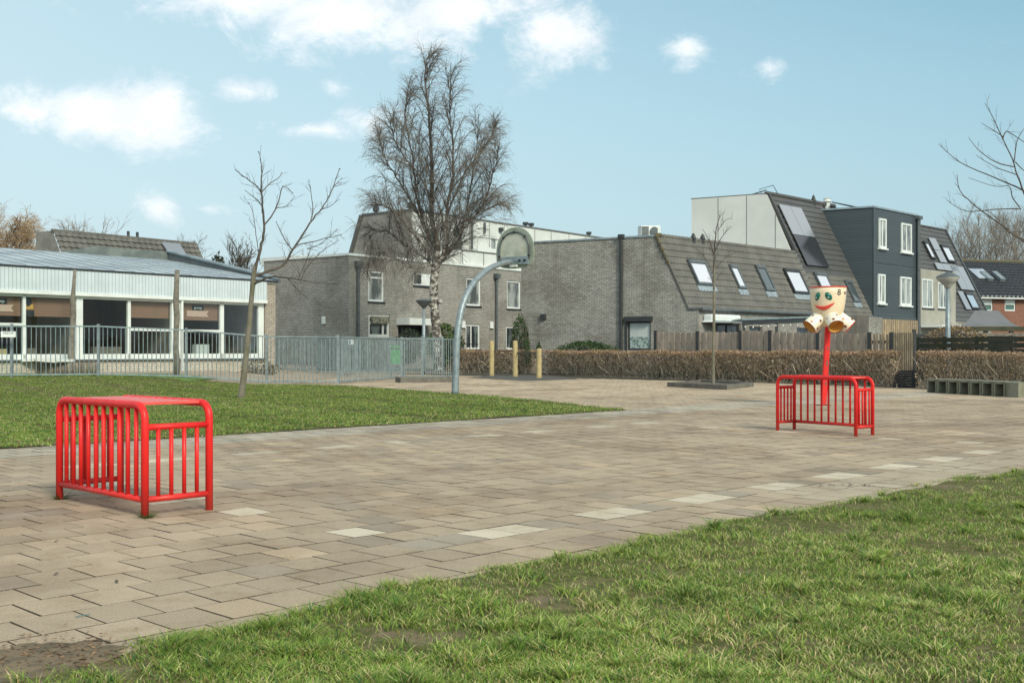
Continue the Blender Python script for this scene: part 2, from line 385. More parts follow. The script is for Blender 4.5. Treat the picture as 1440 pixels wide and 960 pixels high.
M['boards_n'] = plain('larch_battens', (.40, .31, .21), .85, (.28, .22, .16), 3, .8, .2, 20, vcol=True)
M['concrete'] = plain('mossy_concrete', (.235, .23, .175), .95, (.14, .145, .095), 2.6, .85, .4, 30)
M['kerb'] = plain('dark_concrete_kerb', (.17, .155, .13), .95, (.11, .1, .085), 3, .7, .3, 30)
M['black_block'] = plain('black_stacked_stone', (.022, .024, .028), .9, (.05, .05, .055), 6, .5, .8, 14)
M['canvas'] = plain('grey_canvas', (.165, .165, .17), .85, (.135, .135, .14), 1, .6)
M['green_bin'] = plain('green_bin_plastic', (.07, .36, .09), .4, (.05, .28, .07), 4, .5)
M['black'] = plain('black_rubber', (.02, .02, .02), .6)
M['backboard'] = plain('algae_stained_backboard', (.50, .50, .43), .6, (.33, .34, .26), 2.4, .8)
M['backboard_rim'] = plain('stained_board_edge', (.30, .33, .27), .6, (.19, .23, .16), 4, .8)
M['yellow'] = plain('yellow_paint', (.7, .62, .15), .5)
M['cream_grp'] = plain('cream_fibreglass', (.83, .67, .47), .38, (.78, .60, .40), 3.2, .5)
M['orange_grp'] = plain('orange_fibreglass', (.74, .40, .10), .4, (.7, .33, .07), 5, .6)
M['spout_grp'] = plain('pale_cream_fibreglass', (.86, .79, .64), .38, (.82, .71, .52), 5, .5)
M['eye_green'] = plain('teal_eye_paint', (.012, .13, .10), .25, (.02, .2, .12), 6, .5)
M['mouth_red'] = plain('red_lip_paint', (.68, .06, .04), .35)
M['dot'] = plain('brown_dot_paint', (.24, .07, .06), .5)
M['dot2'] = plain('pink_dot_paint', (.62, .36, .27), .5)
M['black_paint'] = plain('black_paint', (.02, .02, .02), .5)
M['white_paint'] = plain('white_lettering', (.8, .8, .78), .5)
M['pink'] = plain('pink_banner', (.68, .42, .34), .8, (.62, .5, .36), 6, .6)
M['soil'] = plain('soil', (.13, .105, .075), 1, (.09, .075, .05), 2, .8, .5, 20)
M['asphalt'] = plain('dark_asphalt', (.085, .08, .072), .95, (.12, .11, .095), 3, .6, .4, 60)
M['solar'] = plain('solar_glass_dark_reflection', (.05, .055, .065), .12, spec=1.0, metal=.55)  # dark reflection put into the glass colour
M['solar_l'] = plain('solar_glass_pale_reflection', (.38, .40, .42), .22, spec=1.0, metal=.6)  # pale reflection put into the glass colour
def leaf_mat(name, tint=(1, 1, 1), rough=.7, trans=.25):
    m, N, L, bs = nodes(name); bs.inputs['Roughness'].default_value = rough; bs.inputs['Specular IOR Level'].default_value = .25
    a = N.new('ShaderNodeVertexColor'); a.layer_name = 'Col'
    c = nmix(N, L, 1., a.outputs[0], tint, 'MULTIPLY'); L.new(c, bs.inputs['Base Color'])
    if trans:
        out = [n for n in N if n.type == 'OUTPUT_MATERIAL'][0]
        t = N.new('ShaderNodeBsdfTranslucent'); L.new(c, t.inputs[0]); mx = N.new('ShaderNodeMixShader'); mx.inputs[0].default_value = trans
        L.new(bs.outputs[0], mx.inputs[1]); L.new(t.outputs[0], mx.inputs[2]); L.new(mx.outputs[0], out.inputs[0])
    return m
M['blade'] = leaf_mat('grass_blade'); M['twigleaf'] = leaf_mat('hedge_twigs', trans=.1); M['leaf'] = leaf_mat('evergreen_leaf', trans=.1)
M['bark_dark'] = plain('dark_bark', (.085, .070, .058), .95, (.13, .11, .09), 3, .7, .3, 20)
M['bark_y'] = plain('young_bark', (.20, .175, .135), .9, (.13, .12, .075), 5, .8, .5, 24)
M['bark_twig'] = plain('twig_bark', (.165, .148, .13), .9)
M['twig_far'] = plain('far_twig', (.27, .235, .20), .9)
M['twig_willow'] = plain('willow_twig', (.33, .225, .13), .9)
def birch_mat():
    m, N, L, bs = nodes('birch_bark'); bs.inputs['Roughness'].default_value = .85
    tc = N.new('ShaderNodeTexCoord').outputs['Object']; sp = N.new('ShaderNodeSeparateXYZ'); L.new(tc, sp.inputs[0])
    mp = N.new('ShaderNodeMapping'); mp.inputs['Scale'].default_value = (1, 1, 1.7); L.new(tc, mp.inputs[0])
    f = nramp(N, L, nnoise(N, L, mp.outputs[0], 3.2, 6, .7), .47, .56)
    hgt = N.new('ShaderNodeMapRange'); L.new(sp.outputs[2], hgt.inputs[0]); hgt.inputs[1].default_value = 4.2; hgt.inputs[2].default_value = 7.5
    c = nmix(N, L, f, (.085, .07, .058), (.50, .47, .42)); c = nmix(N, L, hgt.outputs[0], c, (.10, .08, .066))
    L.new(c, bs.inputs['Base Color']); nbump(N, L, f, .6, .02, bs); return m
M['birch'] = birch_mat()
def tile_mat():
    m, N, L, bs = nodes('paving_tiles'); bs.inputs['Roughness'].default_value = .9; bs.inputs['Specular IOR Level'].default_value = .15
    tc = N.new('ShaderNodeTexCoord').outputs['Object']
    a = N.new('ShaderNodeVertexColor'); a.layer_name = 'Col'
    g = nramp(N, L, nnoise(N, L, tc, 130, 3, .8), .3, .7, .78, 1.2)
    st = nnoise(N, L, tc, .45, 7, .65)
    c = nmix(N, L, nramp(N, L, st, .45, .62, 0, .7), a.outputs[0], (.68, .64, .61), 'MULTIPLY')
    c = nmix(N, L, nramp(N, L, nnoise(N, L, tc, 3.5, 8, .75), .48, .68, 0, .6), c, (.70, .66, .58), 'MULTIPLY')
    # pale grit specks
    vo = N.new('ShaderNodeTexVoronoi'); vo.inputs['Scale'].default_value = 60; L.new(tc, vo.inputs['Vector'])
    c = nmix(N, L, nramp(N, L, vo.outputs['Distance'], .10, .16, .55, 0), c, (.62, .57, .5))
    vm = N.new('ShaderNodeVectorMath'); vm.operation = 'SCALE'; L.new(c, vm.inputs[0]); L.new(g, vm.inputs['Scale']); L.new(vm.outputs[0], bs.inputs['Base Color'])
    nbump(N, L, nnoise(N, L, tc, 120, 3), .35, .004, bs); return m
M['tiles'] = tile_mat()
def lawn_mat():
    m, N, L, bs = nodes('lawn_soil'); bs.inputs['Roughness'].default_value = 1; bs.inputs['Specular IOR Level'].default_value = .1
    tc = N.new('ShaderNodeTexCoord').outputs['Object']
    c = nmix(N, L, nramp(N, L, nnoise(N, L, tc, 26, 5), .42, .6), (.09, .10, .03), (.16, .14, .065))
    c = nmix(N, L, nramp(N, L, nnoise(N, L, tc, 1.6, 7, .7), .52, .68, 0, .95), c, (.22, .165, .11))
    L.new(c, bs.inputs['Base Color']); nbump(N, L, nnoise(N, L, tc, 40, 4), .8, .02, bs); return m
M['lawn'] = lawn_mat()
def metalroof():
    m, N, L, bs = nodes('sheet_metal_roof'); bs.inputs['Roughness'].default_value = .5; bs.inputs['Metallic'].default_value = .2
    uv = N.new('ShaderNodeUVMap').outputs[0]
    mp = N.new('ShaderNodeMapping'); mp.inputs['Scale'].default_value = (1, .12, 1); L.new(uv, mp.inputs[0])
    f = nramp(N, L, nnoise(N, L, mp.outputs[0], .9, 6, .6), .35, .65)
    c = nmix(N, L, f, (.30, .335, .355), (.50, .54, .56)); L.new(c, bs.inputs['Base Color']); return m
M['metal_roof'] = metalroof()

def text_obj(s, size, name, mat, parent, M4, extrude=.002, bold=True):
    cu = bpy.data.curves.new(name, 'FONT'); cu.body = s; cu.size = size; cu.extrude = extrude; cu.align_x = 'CENTER'; cu.align_y = 'CENTER'
    t = bpy.data.objects.new('t', cu); COL.objects.link(t)
    dg = bpy.context.evaluated_depsgraph_get(); me = bpy.data.meshes.new_from_object(t.evaluated_get(dg))
    bpy.data.objects.remove(t); me.name = name
    me.transform(M4); me.materials.clear(); me.materials.append(mat)
    o = bpy.data.objects.new(name, me); COL.objects.link(o); o.parent = parent
    return o
# ================================================================== GROUND
def hedge_y(x): return np.interp(x, [-12, -2.3, 2.0, 8.9, 13.2, 20, 40], [60, 52.5, 47, 36.8, 29.6, 24, 12])
def make_ground():
    xs = np.concatenate([[-900, -300, -120], np.linspace(-60, 60, 61), [120, 300, 900]])
    ys = np.concatenate([[-600, -200, -60], np.linspace(-20, 120, 71), [200, 400, 900]])
    m = MB(); m.v = [(x, y, float(gh(x, y)) - .045) for y in ys for x in xs]; n = len(xs)
    m.f = [(j * n + i, j * n + i + 1, (j + 1) * n + i + 1, (j + 1) * n + i) for j in range(len(ys) - 1) for i in range(n - 1)]
    tag(m.build('ground', M['soil'], uv=False, smooth=True), kind='structure')
make_ground()
LAWN_BACK = [(2.25, 20.2), (-.33, 26.2), (-3.0, 31.0), (-5.45, 34.9), (-7.6, 35.3)]     # far edge of the middle lawn
def in_mid_lawn(x, y, pad=0):
    v = -.717 * x + .697 * y
    bx = [-60, -14, -7.6, -5.45, -3.0, -.33, 2.25]; by = [36, 34.2, 35.3, 34.9, 31.0, 26.2, 20.2]
    return (v > 12.7 - pad) & (x < 2.25) & (y < np.interp(x, bx, by) + pad)
T = .262; TA = .307
def make_pavement():
    us = []; verts = []; cols = []; quads = []
    V0 = 4.625 % TA
    dBx, dBy, dAx, dAy = .697, .717, -.717, .697
    i0 = int((3.55 - V0) / TA)
    W = np.array([.62, .53, .405]); G = np.array([.37, .31, .24])
    base = np.array([.425, .332, .238])
    low_row = int(round((4.625 - V0) / TA)); up_row = low_row + 18
    mark_u = [4.75 + 1.048 * k for k in range(8)]
    T2 = .265
    P = []; C = []
    for i in range(i0, 165):
        v = V0 + i * TA
        off = (i % 2) * T / 2
        gray = 11.55 < v < 12.75
        for j in range(-36, 220):
            u = j * T + off + T / 2
            x = u * dBx + (v + TA / 2) * dAx; y = u * dBy + (v + TA / 2) * dAy
            if y < 1.2 or y > 62 or abs(x) > .62 * y + 4 or x > 19: continue
            if v > 12.6 and u < 21.5 - (v - 12.7) * 0 and in_mid_lawn(x, y, -.45): continue
            if x < -5.3 and y > 33.2 and x < -8.5: continue
            if y > hedge_y(x) + .3 or (x < -4.9 and v > 12.7 and y < 34.5): continue
            if u > 33: continue
            r = random.random
            c = base * (1 + (r() - .5) * .16 + (r() - .5) * .12)
            # clusters of redder and greyer tiles
            nz = mnoise.noise(Vector((u * .5, v * .5, 3))) ; c = c * (1 + nz * .16)
            q = r()
            if q < .05: c = c * np.array([1.13, 1.11, 1.07])
            elif q < .10: c = c * np.array([.86, .88, .93])
            if gray: c = np.array([.43, .37, .295]) * (1 + (r() - .5) * .22)
            if v < 4.5 and u > 7.5: c = np.array([.47, .385, .285]) * (1 + (r() - .5) * .1)
            if i == low_row:
                for k, mu in enumerate(mark_u):
                    if abs(u - mu) < T * .98: c = W * (1 + (r() - .5) * .12)
                    elif T * .98 < (u - mu) < T * 2.6 and k in (0, 1, 2, 3, 4, 5, 6): c = G * (1 + (r() - .5) * .15)
                if 4.05 < u < 4.5: c = G
            if i == up_row:
                for mu in (4.85, 5.65, 6.68, 7.8, 8.9, 10.1, 11.25, 12.4, 13.45):
                    if abs(u - mu) < T * .98: c = W * (.92 + (r() - .5) * .12)
                if 8.9 < u < 9.7: c = G
            if abs(u - 13.3) < T * .7 and any(abs(v + TA / 2 - q_) < TA * .5 for q_ in (5.35, 6.45, 7.7, 9.05)): c = W * .97
            if abs(u - 4.2) < T * .7 and any(abs(v + TA / 2 - q_) < TA * .5 for q_ in (5.4, 6.5, 7.65, 8.8)): c = W * (.9 + .1 * r())
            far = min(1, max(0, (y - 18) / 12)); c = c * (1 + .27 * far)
            z = .0 + (r() - .5) * .0022; tx, ty = (r() - .5) * .0022, (r() - .5) * .0022
            g = .0045 if y < 12 else .006
            hu = T / 2 - g; hv = TA / 2 - g
            uc, vc = u, v + TA / 2; k = len(P)
            zz = []
            for (a, b) in ((-1, -1), (1, -1), (1, 1), (-1, 1)):
                P.append(((uc + a * hu) * dBx + (vc + b * hv) * dAx, (uc + a * hu) * dBy + (vc + b * hv) * dAy, z + a * tx + b * ty))
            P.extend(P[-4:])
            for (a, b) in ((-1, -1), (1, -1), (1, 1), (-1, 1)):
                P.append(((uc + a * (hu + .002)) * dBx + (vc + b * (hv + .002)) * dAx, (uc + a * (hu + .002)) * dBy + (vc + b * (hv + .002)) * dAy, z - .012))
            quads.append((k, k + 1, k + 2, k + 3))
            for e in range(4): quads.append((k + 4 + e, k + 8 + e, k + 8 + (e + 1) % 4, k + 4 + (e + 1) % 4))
            C.extend([c] * 4 + [c * .30] * 4 + [c * .16] * 4)  # tile sides darkened: shade of the joints put into the colour
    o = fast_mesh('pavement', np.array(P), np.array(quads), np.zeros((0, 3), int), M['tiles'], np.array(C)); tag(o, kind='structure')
    j = MB(); q = [(-9, -4), (22, -4), (22, 20), (13, 32), (2, 49), (-2, 54), (-7.5, 60), (-7.5, 36.5), (-7.8, 33), (-14, 28), (-20, 6)]
    j.poly([(x, y, -.009) for x, y in q]); tag(j.build('joint_sand', plain('joint_sand', (.06, .05, .035), 1, (.04, .045, .02), 2, .6), uv=False), kind='structure')
make_pavement()

def grid_sheet(name, mat, u0, u1, v0, v1, du, zfun, keep=None):
    nu = int((u1 - u0) / du) + 1; nv = int((v1 - v0) / du) + 1
    U, Vv = np.meshgrid(np.linspace(u0, u1, nu), np.linspace(v0, v1, nv)); X = U * .697 - Vv * .717; Y = U * .717 + Vv * .697
    Z = zfun(X, Y, U, Vv); P = np.stack([X.ravel(), Y.ravel(), Z.ravel()], 1)
    I = np.arange(nu * nv).reshape(nv, nu); q = np.stack([I[:-1, :-1].ravel(), I[:-1, 1:].ravel(), I[1:, 1:].ravel(), I[1:, :-1].ravel()], 1)
    if keep is not None:
        c = P[q].mean(1); q = q[keep(c[:, 0], c[:, 1])]
    o = fast_mesh(name, P, q, np.zeros((0, 3), int), mat); o.data.polygons.foreach_set('use_smooth', [True] * len(o.data.polygons))
    return tag(o, kind='structure')
def lump(x, y, s=1.0):
    """cheap smooth value noise in numpy"""
    return (np.sin(x * 2.1 * s + 1.3) * np.cos(y * 1.7 * s + .4) + np.sin(x * 4.7 * s + y * 3.1 * s) * .5 + np.cos(y * 7.3 * s - x * 2.2 * s + 2) * .35 + np.sin(x * 11.1 * s + 3 * np.sin(y * 5 * s)) * .25) / 2.1
def edge_near(U): return 4.07 + .05 * np.sin(U * 2.3) + .035 * np.sin(U * 6.1 + 1) - .05 * sstep((U - 6) / 4) * 2 + .08 * sstep((4.0 - U) / 2.5) * -1
def z_near(X, Y, U, Vv):
    e = edge_near(U) - Vv; return -.012 + .034 * sstep(e / .3) + .02 * lump(X, Y) * sstep(e / .6)
grid_sheet('lawn', M['lawn'], -2, 40, -18, 4.3, .12, z_near, lambda x, y: (-.717 * x + .697 * y < edge_near(.697 * x + .717 * y) + .06) & (y > -3) & (abs(x) < 28))
def z_mid(X, Y, U, Vv): return gh(X, Y) + .006 + .012 * lump(X, Y, .6)
grid_sheet('lawn', M['lawn'], -30, 28, 12.6, 48, .15, z_mid, lambda x, y: in_mid_lawn(x, y, -.05))
def z_s(X, Y, U, Vv): return gh(X, Y) + .02
grid_sheet('lawn', plain('bright_lawn', (.13, .22, .05), 1, (.10, .15, .04), 3, .8, .6, 30), -20, 28, 24, 54, .4, z_s, lambda x, y: (x < -9.6) & (y > 33.8) & (y < 37.4) & (x > -40))
# sandy ground between the fence and the school, and the worn sand beyond the gates
def z_p(X, Y, U, Vv): return gh(X, Y) + .004
grid_sheet('path', plain('sandy_paving', (.36, .29, .215), 1, (.29, .23, .17), 1.5, .7, .3, 30), -25, 60, 20, 75, .5, z_p, lambda x, y: (((x < -7.2) & (y > 35.2)) | ((x < -2.5) & (y > 52))) & (y < 60) & (x > -45))

def grass(name, N, region, wmul, hmul, label, dk=1.0):
    X, Y, Z, near = region(N)
    n = len(X); f1 = lump(X, Y, 1.0); f2 = lump(X + 31, Y - 7, 2.6); f3 = lump(X - 5, Y + 40, .45)
    patch = .6 * f1 + .6 * f2 + .25 * rng.normal(size=n) * .5
    keep = rng.random(n) < np.clip(.66 + patch * 1.5, .05, 1)
    X, Y, Z, f1, f2, f3, near = [a[keep] for a in (X, Y, Z, f1, f2, f3, near)]; n = len(X)
    tuft = sstep((f2 - .18) / .5)
    H = (.014 + .020 * rng.random(n) + tuft * .028 * (rng.random(n) ** .6)) * hmul
    Wd = (.0015 + .0010 * rng.random(n)) * wmul
    lean = rng.random(n) * 1.2 + .45; ph = rng.random(n) * 2 * np.pi; fa = rng.random(n) * np.pi
    dx, dy = np.cos(ph), np.sin(ph); wx, wy = np.cos(fa), np.sin(fa)
    # colours
    g1 = np.array([.155, .265, .04]); g2 = np.array([.29, .37, .075]); g3 = np.array([.55, .46, .24]); g4 = np.array([.07, .16, .025]); g5 = np.array([.46, .50, .17])
    t = rng.random((n, 1)); c = g1 * (1 - t) + g2 * t
    r = rng.random(n); dry = dk * np.clip(.17 + .15 * f3 - .10 * f1, .05, .45)
    dkb = rng.random(n) < .16; c[dkb] = np.array([.06, .17, .05])
    orb = rng.random(n) < .05; c[orb] = np.array([.34, .22, .09])
    c[r < dry] = g3 * (.75 + .5 * rng.random((int((r < dry).sum()), 1)))
    c[(r > 1 - .10 * dk)] = g5
    if dk < 1: c *= np.array([1.0, .93, 1.1])
    c = c * 1.18; c = c * (1 - .38 * tuft[:, None]) + g4 * .38 * tuft[:, None]; c = c * (1 + .14 * f3[:, None])
    c = c * (.85 + .3 * rng.random((n, 1)))
    P = np.zeros((n, 5, 3))
    for k, (hf, lf, wf) in enumerate(((0, 0, 1), (0, 0, -1), (.55, .28, .8), (.55, .28, -.8), (1, .95, 0))):
        P[:, k, 0] = X + dx * lean * H * lf + wx * Wd * wf; P[:, k, 1] = Y + dy * lean * H * lf + wy * Wd * wf
        P[:, k, 2] = Z + H * hf * (1 - .12 * lean) - (.004 if hf == 0 else 0)
    I = np.arange(n)[:, None] * 5
    q = np.concatenate([I, I + 1, I + 3, I + 2], 1); tr = np.concatenate([I + 2, I + 3, I + 4], 1)
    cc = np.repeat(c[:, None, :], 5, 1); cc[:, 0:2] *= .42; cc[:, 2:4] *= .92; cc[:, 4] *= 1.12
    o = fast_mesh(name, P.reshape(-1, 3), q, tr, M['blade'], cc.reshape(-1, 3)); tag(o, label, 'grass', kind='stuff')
BARE = [(4.1, 8.9, .75, .28), (-1.9, 3.75, .6, .35), (1.15, 5.4, .22, .12), (.2, 5.1, .18, .1), (1.9, 5.9, .2, .12), (-.2, 4.2, .3, .12), (2.2, 4.6, .25, .14), (.9, 4.1, .2, .1)]
def near_region(N):
    r = 3.3 * (34 / 3.3) ** rng.random(N) ** 1.25; th = (rng.random(N) - .42) * 1.5
    X = r * np.sin(th); Y = r * np.cos(th); U = .697 * X + .717 * Y; Vv = -.717 * X + .697 * Y
    ok = (Vv < edge_near(U) + .02 * rng.normal(size=N)) & (Y > 2.9)
    for (bx, by, ra, rb) in BARE: ok &= ~((((X - bx) / ra) ** 2 + ((Y - by) / rb) ** 2 < 1 + .5 * rng.normal(size=N)) & (rng.random(N) < .85))
    X, Y, U, Vv = X[ok], Y[ok], U[ok], Vv[ok]; return X, Y, z_near(X, Y, U, Vv), Y
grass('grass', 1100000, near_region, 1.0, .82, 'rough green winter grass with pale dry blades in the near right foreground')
def tuft_region(N):
    nt = 1300; r = 3.4 * (20 / 3.4) ** rng.random(nt); th = (rng.random(nt) - .42) * 1.45; cx, cy = r * np.sin(th), r * np.cos(th); rad = .02 + .05 * rng.random(nt) ** 2
    i = rng.integers(0, nt, N); a = rng.random(N) * 6.283; d = rad[i] * rng.random(N) ** .5; X = cx[i] + d * np.cos(a); Y = cy[i] + d * np.sin(a)
    U = .697 * X + .717 * Y; Vv = -.717 * X + .697 * Y; ok = (Vv < edge_near(U) - .02); X, Y, U, Vv = X[ok], Y[ok], U[ok], Vv[ok]
    return X, Y, z_near(X, Y, U, Vv) , Y
grass('grass', 130000, tuft_region, 1.25, 1.9, 'taller darker green grass tufts scattered over the near right lawn')
def mid_region(N):
    Y = 11 + 26 * rng.random(N) ** 1.35; X = (rng.random(N) * 1.85 - 1.35) * .62 * Y
    Vm = -.717 * X + .697 * Y - 12.7; ok = in_mid_lawn(X, Y, .10 * rng.normal(size=N)) & ((rng.random(N) < .35 + Vm / .9 + .4 * lump(X, Y, 1.5)) | (Vm > 1.2)); X, Y = X[ok], Y[ok]
    return X, Y, gh(X, Y) + .012 + .012 * lump(X, Y, .6), Y
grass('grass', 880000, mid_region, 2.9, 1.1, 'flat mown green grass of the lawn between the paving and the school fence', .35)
def weed(x, y, r, name='weed_tuft', label=''):
    n = 90; a = rng.random(n) * 6.28; d = rng.random(n) * r * .35; P = []; m = MB()
    for i in range(n):
        p = Vector((x + d[i] * math.cos(a[i]), y + d[i] * math.sin(a[i]), -.002)); o = Vector((math.cos(a[i]), math.sin(a[i]), .25 + .5 * random.random())) * r * random.uniform(.4, 1)
        w = Vector((-math.sin(a[i]), math.cos(a[i]), 0)) * .0035
        g = random.random(); c = (.07 + .12 * g, .13 + .09 * g, .035 + .03 * g)
        m.add([p - w, p + w, p + o], [(0, 1, 2)], c)
    tag(m.build(name, M['blade'], uv=False), label, 'weed', 'weeds at the feet of the near goal')

# ================================================================== HOUSES
def window_part(root, P, a0, a1, z0, z1, d=.09, fw=.07, mull=(), trans=(), glass=None, frame=None, name='window', fd=.07, sill=None):
    m = MB(); F = frame or M['white']
    m.hexa(P, a0, a0 + fw, d - fd, d, z0, z1); m.hexa(P, a1 - fw, a1, d - fd, d, z0, z1)
    m.hexa(P, a0 + fw, a1 - fw, d - fd, d, z0, z0 + fw); m.hexa(P, a0 + fw, a1 - fw, d - fd, d, z1 - fw, z1)
    for x in mull: m.hexa(P, x - fw * .4, x + fw * .4, d - fd * .8, d, z0 + fw, z1 - fw)
    for z in trans: m.hexa(P, a0 + fw, a1 - fw, d - fd * .8, d, z - fw * .4, z + fw * .4)
    w = m.build(name, F, root)
    g = MB(); g.poly([P(a0 + .02, d - .02, z0 + .02), P(a1 - .02, d - .02, z0 + .02), P(a1 - .02, d - .02, z1 - .02), P(a0 + .02, d - .02, z1 - .02)])
    g.build('pane', glass or M['glass'], w)
    if sill:
        s = MB(); s.hexa(P, a0 - .06, a1 + .06, -.06, .10, z0 - .09, z0 - .003); s.build('sill', sill, w)
    return w
def solve_a(E0, s, b, px, d=0.0):
    k = (px - 720) / FOC; o = E0 + b * d
    return (k * o.y - o.x) / (s.x - k * s.y)
def z_at(p, py): return EYE + (HOR - py) * p.y / FOC
def roof_courses(P, a0, a1, z0, z1, nrm, wave=True, h=.3, lift=.045, per=.25, amp=.04):
    """P(a, z) lies on the roof plane"""
    m = MB(); n = max(1, int(round((z1 - z0) / h)))
    prof = [0, .25, 1, .8] if wave else [0, 0]
    if wave:
        k = max(2, int((a1 - a0) / per * 4)); A = [a0 + (a1 - a0) * i / k for i in range(k + 1)]; O = [prof[i % 4] * amp for i in range(k + 1)]
    else: A = [a0, a1]; O = [0, 0]
    for i in range(n):
        za = z0 + (z1 - z0) * i / n; zb = z0 + (z1 - z0) * (i + 1) / n
        vs = []; 
        for a, o in zip(A, O): vs += [P(a, za) + nrm * .002, P(a, za) + nrm * (lift + o), P(a, zb) + nrm * (.012 + o)]
        fs = []
        for q in range(len(A) - 1):
            c = q * 3; e = c + 3; fs += [(c, e, e + 1, c + 1), (c + 1, e + 1, e + 2, c + 2)]
        m.add(vs, fs)
    return m

# ---- terrace on the right: three joined houses sharing one steep roof plane
E0 = V(7.78, 49.5, 0); S1 = V(.693, .721, 0); B1 = V(-.865, .5, 0); KS = .4665; ZE = 2.9
def PT(a, d, z): return Vector((E0.x + a * S1.x + d * B1.x, E0.y + a * S1.y + d * B1.y, z))
def RP(a, z): return PT(a, (z - ZE) * KS, z)
RN = (RP(1, ZE) - RP(0, ZE)).cross(RP(0, ZE + 1) - RP(0, ZE)).normalized()
if RN.z < 0: RN = -RN
def roofpt(px, py, lift=0):
    o = Vector((0, 0, EYE)); r = Vector(((px - 720) / FOC, 1, (HOR - py) / FOC)); t = (RP(0, ZE) + RN * lift - o).dot(RN) / r.dot(RN); return o + r * t
def az_of(p):
    """(a, z) on the roof plane of a world point"""
    q = Vector((p.x - E0.x, p.y - E0.y)); d = (p.z - ZE) * KS; q = q - Vector((B1.x, B1.y)) * d
    return q.x * S1.x + q.y * S1.y, p.z
A_W, Z_W = az_of(roofpt(1118, 356)); _, Z_H = az_of(roofpt(1067, 271)); ZR = 6.2
A_B0 = solve_a(E0, S1, B1, 1228.3); A_B1 = solve_a(E0, S1, B1, 1289.5); A_P1 = solve_a(E0, S1, B1, 1344)
A_E, _ = az_of(roofpt(1350, 367)); Z_R3 = az_of(roofpt(1300, 319))[1]
print('TERRACE', A_W, Z_W, Z_H, A_B0, A_B1, A_P1, A_E, Z_R3)
def tile_quads(root, name, a0, a1, z0, z1, wave, mat):
    return roof_courses(RP, a0, a1, z0, z1, RN, wave).build(name, mat, root)
def roof_window(root, c4, glass, lift=.17, fw=.1, frame='dark_trim', flash=True, name='roof_window'):
    """c4 image corners: top left, top right, bottom right, bottom left -> squared up on the roof plane"""
    az = [az_of(roofpt(*c)) for c in c4]; a0 = (az[0][0] + az[3][0]) / 2; a1 = (az[1][0] + az[2][0]) / 2; z1 = (az[0][1] + az[1][1]) / 2; z0 = (az[2][1] + az[3][1]) / 2
    def P(a, d, z): return RP(a, z) + RN * d
    m = MB(); 
    m.hexa(P, a0, a0 + fw, .02, lift, z0, z1); m.hexa(P, a1 - fw, a1, .02, lift, z0, z1); m.hexa(P, a0 + fw, a1 - fw, .02, lift, z0, z0 + fw); m.hexa(P, a0 + fw, a1 - fw, .02, lift + .02, z1 - fw * 1.6, z1)
    w = m.build(name, M[frame], root)
    g = MB(); g.hexa(P, a0 + fw, a1 - fw, .02, lift - .03, z0 + fw, z1 - fw * 1.6); g.build('pane', glass, w)
    if flash:
        f = MB(); f.hexa(P, a0 - .05, a1 + .05, .0, .075, z0 - .28, z0 - .005); f.build('flashing', M['zinc'], w)
    return w
M['sky_pane'] = plain('sky_reflecting_pane', (.82, .85, .86), .06, spec=1.0, metal=.85)
M['pane_dark'] = plain('dark_roof_pane', (.10, .13, .14), .05, spec=1.0, metal=.4)

